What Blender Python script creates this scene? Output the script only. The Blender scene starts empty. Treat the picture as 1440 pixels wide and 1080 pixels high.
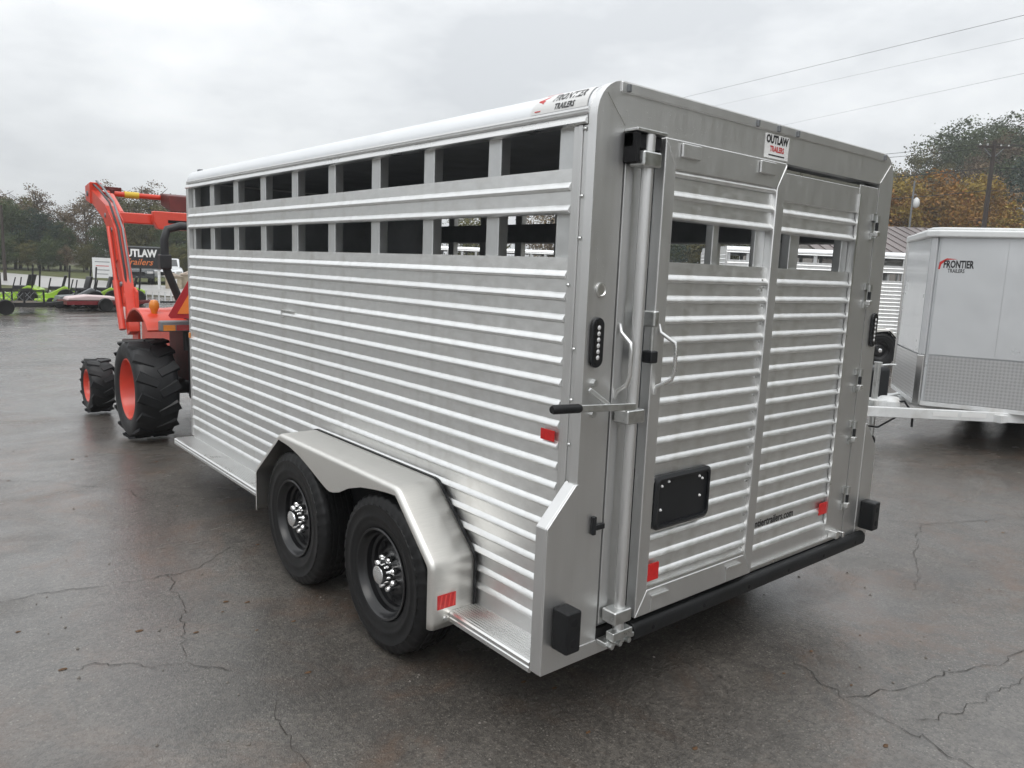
import bpy, bmesh, math, random
from mathutils import Vector, Matrix
R = math.radians
random.seed(7)
scene = bpy.context.scene
col = scene.collection

# ------------------------------------------------------------------ camera
yaw, pitch, roll = -0.70327, -0.15106, 0.0401
fw = Vector((-math.sin(yaw)*math.cos(pitch), math.cos(yaw)*math.cos(pitch), math.sin(pitch)))
rt = Vector((math.cos(yaw), math.sin(yaw), 0)); up = rt.cross(fw)
r2 = math.cos(roll)*rt + math.sin(roll)*up; u2 = -math.sin(roll)*rt + math.cos(roll)*up
cam_d = bpy.data.cameras.new('camera'); cam = bpy.data.objects.new('camera', cam_d); col.objects.link(cam)
m = Matrix((r2, u2, -fw)).transposed().to_4x4(); m.translation = Vector((-1.8793, -1.8355, 1.7316))
cam.matrix_world = m
cam_d.sensor_width = 36; cam_d.lens = 1072.74*36/1440; cam_d.clip_start = .05; cam_d.clip_end = 2000
scene.camera = cam

# ------------------------------------------------------------------ overcast sky and a veiled sun
SUN_EL, SUN_AZ = R(58), R(215)
w = bpy.data.worlds.new('World'); scene.world = w; w.use_nodes = True
nt = w.node_tree; N = nt.nodes; Lk = nt.links
bg = N['Background']; bg.inputs['Strength'].default_value = 0.1
sky = N.new('ShaderNodeTexSky'); sky.sky_type = 'NISHITA'; sky.sun_disc = False
sky.sun_elevation = SUN_EL; sky.sun_rotation = SUN_AZ
tc = N.new('ShaderNodeTexCoord'); mp = N.new('ShaderNodeMapping'); mp.inputs['Scale'].default_value = (1.6, 1.6, 4.0)
nz = N.new('ShaderNodeTexNoise'); nz.inputs['Scale'].default_value = 1.5; nz.inputs['Detail'].default_value = 6; nz.inputs['Roughness'].default_value = .55
rp = N.new('ShaderNodeValToRGB')
rp.color_ramp.elements[0].position = .34; rp.color_ramp.elements[0].color = (.57, .59, .61, 1)
rp.color_ramp.elements[1].position = .64; rp.color_ramp.elements[1].color = (.87, .885, .89, 1)
sep = N.new('ShaderNodeSeparateXYZ'); mr = N.new('ShaderNodeMapRange')
mr.inputs['From Min'].default_value = 0; mr.inputs['From Max'].default_value = 1; mr.inputs['To Min'].default_value = 11.2; mr.inputs['To Max'].default_value = 23.0
mul = N.new('ShaderNodeVectorMath'); mul.operation = 'SCALE'
mix = N.new('ShaderNodeMix'); mix.data_type = 'RGBA'; mix.inputs['Factor'].default_value = .93
Lk.new(tc.outputs['Generated'], mp.inputs['Vector']); Lk.new(mp.outputs['Vector'], nz.inputs['Vector'])
Lk.new(nz.outputs['Fac'], rp.inputs['Fac']); Lk.new(tc.outputs['Generated'], sep.inputs[0]); Lk.new(sep.outputs['Z'], mr.inputs['Value'])
Lk.new(rp.outputs['Color'], mul.inputs[0]); Lk.new(mr.outputs['Result'], mul.inputs['Scale'])
Lk.new(sky.outputs['Color'], mix.inputs[6]); Lk.new(mul.outputs['Vector'], mix.inputs[7]); Lk.new(mix.outputs[2], bg.inputs['Color'])
sd = bpy.data.lights.new('sun', 'SUN'); sd.energy = 0.9; sd.angle = R(35); sd.color = (1, .97, .93)
sun = bpy.data.objects.new('sun', sd); col.objects.link(sun)
sdir = Vector((math.sin(SUN_AZ)*math.cos(SUN_EL), math.cos(SUN_AZ)*math.cos(SUN_EL), math.sin(SUN_EL)))
sun.rotation_euler = sdir.to_track_quat('Z', 'Y').to_euler()
vs = scene.view_settings; vs.view_transform = 'Standard'; vs.look = 'None'; vs.exposure = 0.0; vs.gamma = 1

# ------------------------------------------------------------------ materials
MATS = {}
def mat(name, color, rough=.5, metal=0., spec=.5, var=0., vscale=4., bump=0., bscale=60., rvar=0., coat=0., stretch=None, emit=None, dirt=None, objrand=0., drops=False):
    m = bpy.data.materials.new(name); m.use_nodes = True; MATS[name] = m
    t = m.node_tree; n = t.nodes; l = t.links; b = n['Principled BSDF']
    b.inputs['Base Color'].default_value = (*color, 1); b.inputs['Roughness'].default_value = rough
    b.inputs['Metallic'].default_value = metal; b.inputs['Specular IOR Level'].default_value = spec
    b.inputs['Coat Weight'].default_value = coat; b.inputs['Coat Roughness'].default_value = .08
    c = n.new('ShaderNodeTexCoord'); src = c.outputs['Object']
    if stretch:
        q = n.new('ShaderNodeMapping'); q.inputs['Scale'].default_value = stretch; l.new(src, q.inputs['Vector']); ssrc = q.outputs['Vector']
    else: ssrc = src
    if var or rvar:
        z = n.new('ShaderNodeTexNoise'); z.inputs['Scale'].default_value = vscale; z.inputs['Detail'].default_value = 5; z.inputs['Roughness'].default_value = .6
        l.new(ssrc, z.inputs['Vector'])
    colout = None
    if var:
        a = n.new('ShaderNodeMapRange'); a.inputs['From Min'].default_value = .25; a.inputs['From Max'].default_value = .75
        a.inputs['To Min'].default_value = 1-var; a.inputs['To Max'].default_value = 1+var; l.new(z.outputs['Fac'], a.inputs['Value'])
        s = n.new('ShaderNodeVectorMath'); s.operation = 'SCALE'; s.inputs[0].default_value = color; l.new(a.outputs['Result'], s.inputs['Scale'])
        colout = s.outputs['Vector']
    if objrand:
        oi = n.new('ShaderNodeObjectInfo'); h = n.new('ShaderNodeHueSaturation'); h.inputs['Color'].default_value = (*color, 1)
        a2 = n.new('ShaderNodeMapRange'); a2.inputs['To Min'].default_value = 1-objrand; a2.inputs['To Max'].default_value = 1+objrand
        l.new(oi.outputs['Random'], a2.inputs['Value']); l.new(a2.outputs['Result'], h.inputs['Value'])
        if colout: l.new(colout, h.inputs['Color'])
        colout = h.outputs['Color']
    if dirt:
        dz = n.new('ShaderNodeTexNoise'); dz.inputs['Scale'].default_value = dirt[1]; dz.inputs['Detail'].default_value = 7; l.new(src, dz.inputs['Vector'])
        dr = n.new('ShaderNodeMapRange'); dr.inputs['From Min'].default_value = .52; dr.inputs['From Max'].default_value = .75; dr.inputs['To Max'].default_value = dirt[2]
        l.new(dz.outputs['Fac'], dr.inputs['Value'])
        mx = n.new('ShaderNodeMix'); mx.data_type = 'RGBA'; mx.inputs[6].default_value = (*color, 1); mx.inputs[7].default_value = (*dirt[0], 1)
        if colout: l.new(colout, mx.inputs[6])
        l.new(dr.outputs['Result'], mx.inputs['Factor']); colout = mx.outputs[2]
    if colout: l.new(colout, b.inputs['Base Color'])
    if rvar:
        a = n.new('ShaderNodeMapRange'); a.inputs['From Min'].default_value = .25; a.inputs['From Max'].default_value = .75
        a.inputs['To Min'].default_value = max(.02, rough-rvar); a.inputs['To Max'].default_value = rough+rvar
        l.new(z.outputs['Fac'], a.inputs['Value']); l.new(a.outputs['Result'], b.inputs['Roughness'])
    if bump:
        bz = n.new('ShaderNodeTexNoise'); bz.inputs['Scale'].default_value = bscale; bz.inputs['Detail'].default_value = 3; l.new(ssrc, bz.inputs['Vector'])
        bp = n.new('ShaderNodeBump'); bp.inputs['Strength'].default_value = bump; bp.inputs['Distance'].default_value = .004
        l.new(bz.outputs['Fac'], bp.inputs['Height']); l.new(bp.outputs['Normal'], b.inputs['Normal'])
    if drops:
        vo = n.new('ShaderNodeTexVoronoi'); vo.inputs['Scale'].default_value = 95; l.new(src, vo.inputs['Vector'])
        sc_ = n.new('ShaderNodeSeparateColor'); l.new(vo.outputs['Color'], sc_.inputs[0])
        d1 = n.new('ShaderNodeMapRange'); d1.inputs['From Min'].default_value = .16; d1.inputs['From Max'].default_value = .24; d1.inputs['To Min'].default_value = 1; d1.inputs['To Max'].default_value = 0; l.new(vo.outputs['Distance'], d1.inputs['Value'])
        d2 = n.new('ShaderNodeMath'); d2.operation = 'GREATER_THAN'; d2.inputs[1].default_value = .72; l.new(sc_.outputs[0], d2.inputs[0])
        d3 = n.new('ShaderNodeMath'); d3.operation = 'MULTIPLY'; l.new(d1.outputs['Result'], d3.inputs[0]); l.new(d2.outputs[0], d3.inputs[1])
        bq = n.new('ShaderNodeBump'); bq.inputs['Strength'].default_value = .3; bq.inputs['Distance'].default_value = .003; l.new(d3.outputs[0], bq.inputs['Height'])
        if bump: l.new(bp.outputs['Normal'], bq.inputs['Normal'])
        l.new(bq.outputs['Normal'], b.inputs['Normal'])
    if emit:
        b.inputs['Emission Color'].default_value = (*emit[0], 1); b.inputs['Emission Strength'].default_value = emit[1]
    return m
mat('alu_slat', (.86, .865, .86), .44, 1, var=.06, vscale=16, rvar=.08, bump=.10, bscale=5, stretch=(1.2, 1, 2.5), drops=True, dirt=((.66, .65, .62), 11, .5), objrand=.05)
mat('alu_frame', (.74, .74, .735), .44, 1, var=.025, vscale=5, rvar=.035, bump=.05, bscale=40, stretch=(5, 5, .8), drops=True)
mat('alu_post', (.70, .71, .71), .42, 1, var=.08, vscale=12, rvar=.08, bump=.06, bscale=70)
mat('alu_bright', (.80, .80, .79), .30, 1, var=.06, vscale=6, rvar=.06, bump=.05, bscale=60)
mat('alu_roof', (.80, .81, .82), .42, 1, var=.05, vscale=4, rvar=.08, bump=.10, bscale=120)
mat('alu_fender', (.80, .785, .75), .48, 1, var=.05, vscale=14, rvar=.05, stretch=(1, 14, 14))
mat('zinc', (.62, .63, .62), .34, 1, var=.2, vscale=25, rvar=.1, bump=.1, bscale=40)
mat('chrome', (.88, .88, .88), .06, 1)
mat('black_steel', (.012, .012, .013), .35, 0, .5, coat=.2)
mat('gloss_black', (.008, .008, .009), .34, 0, .5, coat=.15)
mat('rubber', (.007, .0075, .0085), .5, 0, .4, var=.3, vscale=12, bump=.15, bscale=120, rvar=.1)
mat('tyre', (.006, .006, .0065), .50, 0, .4, var=.3, vscale=9, bump=.12, bscale=90, rvar=.1, dirt=((.02, .018, .016), 6, .2))
mat('black_plastic', (.009, .010, .012), .4, 0, .5, var=.2, vscale=20, bump=.08, bscale=200)
mat('interior_shade', (.42, .44, .46), .6, 0, .3, var=.2, vscale=5)  # for sheets added to keep the trailer interior dark
mat('liner', (.008, .008, .009), .7, 0, .3, var=.3, vscale=6)
mat('under', (.03, .03, .03), .7, .3, .3, var=.3, vscale=6)
mat('deck_wood', (.09, .07, .05), .7, 0, .3, var=.3, vscale=6, stretch=(1, 12, 1), bump=.2)
mat('red_reflector', (.55, .012, .012), .28, 0, .6, var=.15, vscale=60)
mat('red_reflector_pale', (.75, .06, .05), .28, 0, .6)
mat('amber_lens', (.75, .24, .02), .2, 0, .6, coat=.4)
mat('red_lens', (.35, .02, .02), .2, 0, .6, coat=.4)
mat('clear_lens', (.7, .7, .7), .12, .3, .6, coat=.5)
mat('sticker_white', (.78, .78, .77), .35, 0, .5)
mat('ink_black', (.02, .02, .022), .45)
mat('ink_red', (.55, .03, .03), .45)
mat('ink_orange', (.62, .17, .04), .5)
mat('ink_white', (.8, .8, .79), .5)
mat('tractor_orange', (.66, .055, .025), .34, 0, .5, coat=.25, var=.08, vscale=5, dirt=((.20, .06, .035), 4, .35))
mat('tractor_arm', (.70, .075, .045), .36, 0, .5, coat=.3, var=.06, vscale=5, dirt=((.25, .05, .035), 5, .3))
mat('tractor_black', (.018, .018, .02), .45, 0, .5, var=.2, vscale=8, coat=.1)
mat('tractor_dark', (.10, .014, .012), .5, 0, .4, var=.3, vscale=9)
mat('lug_rubber', (.010, .0105, .012), .48, 0, .45, var=.3, vscale=10, bump=.1, bscale=80, rvar=.1)
mat('smv_orange', (.85, .22, .04), .4)
mat('smv_red', (.42, .02, .025), .35)
mat('yellow_paint', (.70, .50, .05), .45)
mat('pale_box', (.55, .57, .60), .45, .4, .5, var=.1, vscale=8)
mat('white_paint', (.72, .73, .73), .4, 0, .5, var=.06, vscale=3, coat=.2)
mat('white_frame', (.70, .71, .71), .45, 0, .5, var=.1, vscale=6, dirt=((.35, .32, .28), 5, .5))
mat('silver_skin', (.66, .675, .69), .30, .35, .5, var=.05, vscale=1.6, rvar=.06, coat=.2, dirt=((.56, .57, .59), 2.2, .4))
mat('pole_wood', (.06, .05, .045), .85, 0, .3, var=.3, vscale=5, stretch=(6, 6, .6))
mat('wire', (.03, .03, .035), .6)
mat('grey_steel', (.22, .23, .24), .5, .5, .5, var=.15, vscale=10)
mat('lime', (.32, .52, .04), .4, 0, .5, coat=.3, var=.1, vscale=8)
mat('maroon', (.16, .012, .016), .4, 0, .5, coat=.2, var=.2, vscale=6)
mat('pale_load', (.62, .50, .50), .55)
mat('blue_paint', (.05, .12, .30), .4, coat=.2)
mat('sign_black', (.012, .012, .013), .5)
mat('car_dark', (.05, .055, .06), .25, .3, .5, coat=.5)
mat('car_white', (.66, .68, .70), .3, 0, .5, coat=.5)
mat('glass', (.02, .025, .03), .06, 0, .6, coat=.3)
mat('tan_wall', (.42, .36, .27), .75, 0, .3, var=.1, vscale=4)
mat('tan_roof', (.50, .42, .35), .7, 0, .3, var=.15, vscale=5)
mat('brown_roof', (.17, .14, .135), .42, .4, .5, var=.15, vscale=3, rvar=.1, objrand=.12)
mat('shed_wall', (.30, .28, .26), .6, 0, .4, var=.15, vscale=3)
mat('grey_shingle', (.20, .21, .22), .8, 0, .3, var=.2, vscale=10)
mat('bark', (.05, .04, .033), .9, 0, .2, var=.3, vscale=6)
mat('pebble', (.20, .18, .16), .7, 0, .3, objrand=.3)
mat('dead_leaf', (.11, .06, .03), .6, 0, .3, objrand=.4)
mat('crack_tar', (.030, .026, .022), .6, 0, .3, var=.4, vscale=30)
mat('chain', (.35, .36, .36), .4, .9)

def foliage(name, c1, c2, c3, scale=.6):
    m = bpy.data.materials.new(name); m.use_nodes = True; MATS[name] = m
    t = m.node_tree; n = t.nodes; l = t.links; b = n['Principled BSDF']
    b.inputs['Roughness'].default_value = .6; b.inputs['Specular IOR Level'].default_value = .25
    c = n.new('ShaderNodeTexCoord'); oi = n.new('ShaderNodeObjectInfo'); ad = n.new('ShaderNodeVectorMath'); ad.operation = 'ADD'
    l.new(c.outputs['Object'], ad.inputs[0]); l.new(oi.outputs['Location'], ad.inputs[1])
    z = n.new('ShaderNodeTexNoise'); z.inputs['Scale'].default_value = scale; z.inputs['Detail'].default_value = 8; z.inputs['Roughness'].default_value = .75
    l.new(ad.outputs[0], z.inputs['Vector'])
    r = n.new('ShaderNodeValToRGB'); r.color_ramp.elements[0].position = .32; r.color_ramp.elements[0].color = (*c1, 1)
    r.color_ramp.elements[1].position = .68; r.color_ramp.elements[1].color = (*c3, 1)
    e = r.color_ramp.elements.new(.5); e.color = (*c2, 1)
    l.new(z.outputs['Fac'], r.inputs['Fac'])
    h = n.new('ShaderNodeHueSaturation'); a = n.new('ShaderNodeMapRange'); a.inputs['To Min'].default_value = .7; a.inputs['To Max'].default_value = 1.25
    l.new(oi.outputs['Random'], a.inputs['Value']); l.new(a.outputs['Result'], h.inputs['Value']); l.new(r.outputs['Color'], h.inputs['Color'])
    l.new(h.outputs['Color'], b.inputs['Base Color'])
    return m
foliage('leaf_orange', (0.135, 0.101, 0.027), (0.324, 0.169, 0.030), (0.365, 0.115, 0.027))
foliage('leaf_gold', (0.149, 0.121, 0.034), (0.324, 0.230, 0.041), (0.270, 0.162, 0.041))
foliage('leaf_green', (.030, .048, .020), (.058, .084, .030), (.100, .118, .038))
foliage('leaf_olive', (.056, .062, .024), (.110, .108, .034), (.185, .150, .045))
foliage('leaf_brown', (0.095, 0.068, 0.041), (0.162, 0.115, 0.068), (0.216, 0.162, 0.081))
foliage('leaf_evergreen', (0.019, 0.038, 0.030), (0.032, 0.057, 0.041), (0.047, 0.074, 0.047))

def asphalt():
    m = bpy.data.materials.new('asphalt'); m.use_nodes = True; MATS['asphalt'] = m
    t = m.node_tree; n = t.nodes; l = t.links; b = n['Principled BSDF']
    c = n.new('ShaderNodeTexCoord'); P = c.outputs['Object']
    def noise(s, d=5, r=.6, dist=0., vec=P):
        z = n.new('ShaderNodeTexNoise'); z.inputs['Scale'].default_value = s; z.inputs['Detail'].default_value = d
        z.inputs['Roughness'].default_value = r; z.inputs['Distortion'].default_value = dist; l.new(vec, z.inputs['Vector']); return z.outputs['Fac']
    def rng(v, a, b_, c_, d_):
        q = n.new('ShaderNodeMapRange'); q.inputs['From Min'].default_value = a; q.inputs['From Max'].default_value = b_
        q.inputs['To Min'].default_value = c_; q.inputs['To Max'].default_value = d_; l.new(v, q.inputs['Value']); return q.outputs['Result']
    def mixc(f, a, bb):
        q = n.new('ShaderNodeMix'); q.data_type = 'RGBA'; l.new(f, q.inputs['Factor'])
        for i, x in ((6, a), (7, bb)):
            if isinstance(x, tuple): q.inputs[i].default_value = (*x, 1)
            else: l.new(x, q.inputs[i])
        return q.outputs[2]
    def math_(op, a, bb):
        q = n.new('ShaderNodeMath'); q.operation = op; q.use_clamp = True
        for i, x in enumerate((a, bb)):
            if isinstance(x, (int, float)): q.inputs[i].default_value = x
            else: l.new(x, q.inputs[i])
        return q.outputs[0]
    st = n.new('ShaderNodeMapping'); st.inputs['Rotation'].default_value = (0, 0, R(40)); st.inputs['Scale'].default_value = (.8, 1.3, 1); l.new(P, st.inputs['Vector'])
    big = noise(.30, 7, .65, .6); mid = noise(1.7, 7, .65, .4); fine = noise(42, 4, .7); grit = noise(150, 2, .6); run = noise(.8, 9, .68, .5, st.outputs['Vector'])
    base = mixc(rng(mid, .3, .7, 0, 1), (.042, .037, .032), (.110, .098, .085))
    base = mixc(rng(big, .40, .66, 0, .7), base, (.160, .146, .130))
    base = mixc(rng(fine, .45, .60, 0, .75), base, (.040, .035, .031))
    base = mixc(rng(noise(75, 3, .7), .54, .66, 0, .75), base, (.165, .146, .125))
    base = mixc(rng(grit, .58, .72, 0, .6), base, (.21, .19, .165))
    vo = n.new('ShaderNodeTexVoronoi'); vo.inputs['Scale'].default_value = 95; l.new(P, vo.inputs['Vector'])
    chip = n.new('ShaderNodeSeparateColor'); l.new(vo.outputs['Color'], chip.inputs[0])
    base = mixc(math_('MULTIPLY', rng(chip.outputs[0], .86, .97, 0, .8), rng(vo.outputs['Distance'], .30, .45, 1, 0)), base, (.23, .21, .185))
    base = mixc(rng(noise(8, 6, .7), .46, .66, 0, .5), base, (.036, .032, .028))
    base = mixc(rng(noise(19, 5, .75), .54, .70, 0, .6), base, (.17, .152, .13))
    rust = math_('MULTIPLY', rng(noise(.75, 8, .72, 1.2), .48, .64, 0, 1), rng(noise(5, 6, .7), .35, .65, 0, .75))
    base = mixc(rust, base, (.125, .066, .036))
    oil = math_('MULTIPLY', rng(noise(.55, 5, .6, .3, st.outputs['Vector']), .56, .70, 0, 1), .55)
    base = mixc(oil, base, (.030, .028, .027))
    l.new(base, b.inputs['Base Color'])
    wet = rng(run, .34, .56, .55, 1)
    b.inputs['Roughness'].default_value = .55; b.inputs['Specular IOR Level'].default_value = .4
    h = math_('ADD', math_('MULTIPLY', fine, .7), math_('MULTIPLY', grit, .45))
    bp = n.new('ShaderNodeBump'); bp.inputs['Distance'].default_value = .010; bp.inputs['Strength'].default_value = .8
    l.new(h, bp.inputs['Height']); l.new(bp.outputs['Normal'], b.inputs['Normal'])
    film = n.new('ShaderNodeBump'); film.inputs['Distance'].default_value = .006; film.inputs['Strength'].default_value = .38
    l.new(h, film.inputs['Height']); l.new(film.outputs['Normal'], b.inputs['Coat Normal'])
    l.new(wet, b.inputs['Coat Weight']); b.inputs['Coat IOR'].default_value = 1.6
    l.new(rng(run, .38, .62, .30, .08), b.inputs['Coat Roughness'])
asphalt()
mat('road', (.36, .35, .335), .42, 0, .5, var=.12, vscale=.4, rvar=.1)
mat('grass', (.075, .085, .03), .9, 0, .2, var=.4, vscale=.5, bump=.5, bscale=20, dirt=((.12, .10, .05), .8, .7))
mat('earth', (.075, .07, .045), .95, 0, .2, var=.4, vscale=.2)

# diamond tread plate: raised lozenges as fine relief
def treadplate():
    m = mat('treadplate', (.7, .7, .7), .34, 1, var=.08, vscale=3)
    t = m.node_tree; n = t.nodes; l = t.links; b = n['Principled BSDF']
    c = n.new('ShaderNodeTexCoord'); mp = n.new('ShaderNodeMapping'); mp.inputs['Rotation'].default_value = (0, 0, R(45)); l.new(c.outputs['UV'], mp.inputs['Vector'])
    ck = n.new('ShaderNodeTexChecker'); ck.inputs['Scale'].default_value = 40; l.new(mp.outputs['Vector'], ck.inputs['Vector'])
    bp = n.new('ShaderNodeBump'); bp.inputs['Strength'].default_value = 1.; bp.inputs['Distance'].default_value = .012
    ck.inputs['Color1'].default_value = (.74, .74, .75, 1); ck.inputs['Color2'].default_value = (.60, .605, .61, 1); l.new(ck.outputs['Color'], b.inputs['Base Color']); l.new(ck.outputs['Fac'], bp.inputs['Height']); l.new(bp.outputs['Normal'], b.inputs['Normal'])
treadplate()

# ------------------------------------------------------------------ mesh helpers
class MB:
    def __init__(s): s.v = []; s.f = []
    def add(s, vs, fs):
        o = len(s.v); s.v += [tuple(x) for x in vs]; s.f += [tuple(i+o for i in f) for f in fs]; return s
    def box(s, x0, x1, y0, y1, z0, z1):
        return s.add([(x0,y0,z0),(x1,y0,z0),(x1,y1,z0),(x0,y1,z0),(x0,y0,z1),(x1,y0,z1),(x1,y1,z1),(x0,y1,z1)],
            [(0,3,2,1),(4,5,6,7),(0,1,5,4),(1,2,6,5),(2,3,7,6),(3,0,4,7)])
    def cbox(s, c, d): return s.box(c[0]-d[0]/2, c[0]+d[0]/2, c[1]-d[1]/2, c[1]+d[1]/2, c[2]-d[2]/2, c[2]+d[2]/2)
    def bar(s, a, b, wd, ht, upv=(0,0,1)):
        a = Vector(a); b = Vector(b); d = (b-a).normalized(); u = Vector(upv)
        if abs(d.dot(u)) > .98: u = Vector((1,0,0))
        r = d.cross(u).normalized(); u = r.cross(d).normalized(); vs = []
        for p in (a, b):
            for sx, sy in ((-1,-1),(1,-1),(1,1),(-1,1)): vs.append(p + r*sx*wd/2 + u*sy*ht/2)
        return s.add(vs, [(3,2,1,0),(4,5,6,7),(0,1,5,4),(1,2,6,5),(2,3,7,6),(3,0,4,7)])
    def prism(s, poly, a0, a1, axes='yz'):
        ax = {'yz': lambda p, a: (a, p[0], p[1]), 'xz': lambda p, a: (p[0], a, p[1]), 'xy': lambda p, a: (p[0], p[1], a)}[axes]
        n = len(poly); vs = [ax(p, a0) for p in poly] + [ax(p, a1) for p in poly]
        return s.add(vs, [tuple(range(n))[::-1], tuple(range(n, 2*n))] + [(i, (i+1) % n, n+(i+1) % n, n+i) for i in range(n)])
    def tube(s, path, r, n=8, caps=True):
        P = [Vector(p) for p in path]; rings = []; prev = None
        for i, p in enumerate(P):
            d = (P[min(i+1, len(P)-1)] - P[max(i-1, 0)]).normalized()
            ref = prev if prev else (Vector((0,0,1)) if abs(d.z) < .9 else Vector((1,0,0)))
            a = d.cross(ref).normalized()
            b_ = a.cross(d).normalized(); prev = b_
            rr = r[i] if isinstance(r, (list, tuple)) else r
            rings.append([p + a*math.cos(2*math.pi*k/n)*rr + b_*math.sin(2*math.pi*k/n)*rr for k in range(n)])
        vs = [q for ring in rings for q in ring]; fs = []
        for i in range(len(P)-1):
            for k in range(n): fs.append((i*n+k, i*n+(k+1) % n, (i+1)*n+(k+1) % n, (i+1)*n+k))
        if caps: fs += [tuple(range(n))[::-1], tuple(range((len(P)-1)*n, len(P)*n))]
        return s.add(vs, fs)
    def lathe(s, prof, c=(0,0,0), axis='x', n=48, closed=False, jit=None):
        vs = []; fs = []; m_ = len(prof)
        for k in range(n):
            a = 2*math.pi*k/n; ca, sa = math.cos(a), math.sin(a)
            for j, (r, o) in enumerate(prof):
                if jit: r = r + jit(k, j)
                if axis == 'x': vs.append((c[0]+o, c[1]+r*ca, c[2]+r*sa))
                elif axis == 'y': vs.append((c[0]+r*ca, c[1]+o, c[2]+r*sa))
                else: vs.append((c[0]+r*ca, c[1]+r*sa, c[2]+o))
        for k in range(n):
            for j in range(m_ if closed else m_-1):
                j2 = (j+1) % m_; fs.append((k*m_+j, k*m_+j2, ((k+1) % n)*m_+j2, ((k+1) % n)*m_+j))
        return s.add(vs, fs)
    def mirror(s, W):
        q = MB(); q.v = [(W-x, y, z) for x, y, z in s.v]; q.f = [f[::-1] for f in s.f]; return q
    def xf(s, M):
        s.v = [tuple(M @ Vector(p)) for p in s.v]; return s
    def mesh(s, name, mt, smooth=None, recalc=True):
        me = bpy.data.meshes.new(name); me.from_pydata(s.v, [], s.f)
        if recalc:
            bm = bmesh.new(); bm.from_mesh(me); bmesh.ops.recalc_face_normals(bm, faces=bm.faces); bm.to_mesh(me); bm.free()
        me.materials.append(MATS[mt])
        if smooth is not None:
            me.polygons.foreach_set('use_smooth', [True]*len(me.polygons)); me.set_sharp_from_angle(angle=R(smooth))
        return me
    def build(s, name, mt, parent=None, bevel=0, smooth=None, recalc=True, seg=2):
        return link(name, s.mesh(name, mt, smooth, recalc), parent, bevel, seg)
def link(name, me, parent=None, bevel=0, seg=2, loc=None, rot=None):
    o = bpy.data.objects.new(name, me); col.objects.link(o)
    if parent: o.parent = parent
    if loc: o.location = loc
    if rot: o.rotation_euler = rot
    if bevel:
        b = o.modifiers.new('bevel', 'BEVEL'); b.width = bevel; b.segments = seg; b.limit_method = 'ANGLE'; b.angle_limit = R(40)
        o.data.polygons.foreach_set('use_smooth', [True]*len(o.data.polygons)); o.data.set_sharp_from_angle(angle=R(35)); b.harden_normals = True
    return o
def empty(name, loc=(0,0,0), rz=0, parent=None):
    o = bpy.data.objects.new(name, None); col.objects.link(o); o.location = loc; o.rotation_euler = (0,0,rz); o.empty_display_size = .2
    if parent: o.parent = parent
    return o
def tag(o, label=None, cat=None, group=None, kind=None):
    if label: o['label'] = label
    if cat: o['category'] = cat
    if group: o['group'] = group
    if kind: o['kind'] = kind
    return o
def bx(name, mt, parent, *a, bevel=0, seg=2): return MB().box(*a).build(name, mt, parent, bevel, seg=seg)
def text_mesh(s, size, bold=0., align='CENTER', shear=0., res=2):
    cu = bpy.data.curves.new('txt', 'FONT'); cu.body = s; cu.size = size; cu.align_x = align; cu.align_y = 'CENTER'; cu.offset = bold; cu.shear = shear; cu.resolution_u = res
    o = bpy.data.objects.new('txt', cu); col.objects.link(o); bpy.context.view_layer.update()
    dg = bpy.context.evaluated_depsgraph_get(); me = bpy.data.meshes.new_from_object(o.evaluated_get(dg))
    bpy.data.objects.remove(o); bpy.data.curves.remove(cu); return me
def text(name, s, size, mt, parent, fn, bold=0., align='CENTER', shear=0., sx=1.):
    me = text_mesh(s, size, bold, align, shear); me.name = name
    for v in me.vertices: v.co = Vector(fn(v.co.x*sx, v.co.y))
    me.materials.clear(); me.materials.append(MATS[mt]); return link(name, me, parent)
def kids(o): return list(o.children)
def copy_tree(o, parent=None, skip=()):
    c = o.copy(); col.objects.link(c)
    if parent: c.parent = parent
    for ch in kids(o):
        if not any(ch.name.startswith(k) for k in skip): copy_tree(ch, c, skip)
    return c

# ------------------------------------------------------------------ ground
def sheet(name, poly, z, mt, kind='structure'):
    me = bpy.data.meshes.new(name); me.from_pydata([(x, y, z) for x, y in poly], [], [tuple(range(len(poly)))]); me.materials.append(MATS[mt])
    return tag(link(name, me), kind=kind)
ground = sheet('ground', [(-600,-600),(900,-600),(900,900),(-600,900)], -.012, 'earth')
lot = sheet('parking_lot', [(-40,-40),(60,-40),(60,12),(24,30),(6,31),(-10,38),(-40,42)], 0, 'asphalt')
verge = sheet('grass_verge', [(-80,60),(-60,100),(120,100),(80,20),(60,12),(24,32),(6,34),(-20,50)], -.006, 'grass')
road = sheet('road', [(-70,73),(-70,97),(-10,70),(5.3,62.3),(11.4,41.1),(24,34),(60,22),(60,13),(22,27),(8.3,31),(2.9,41.4),(-10,52)], -.002, 'road')

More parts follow.
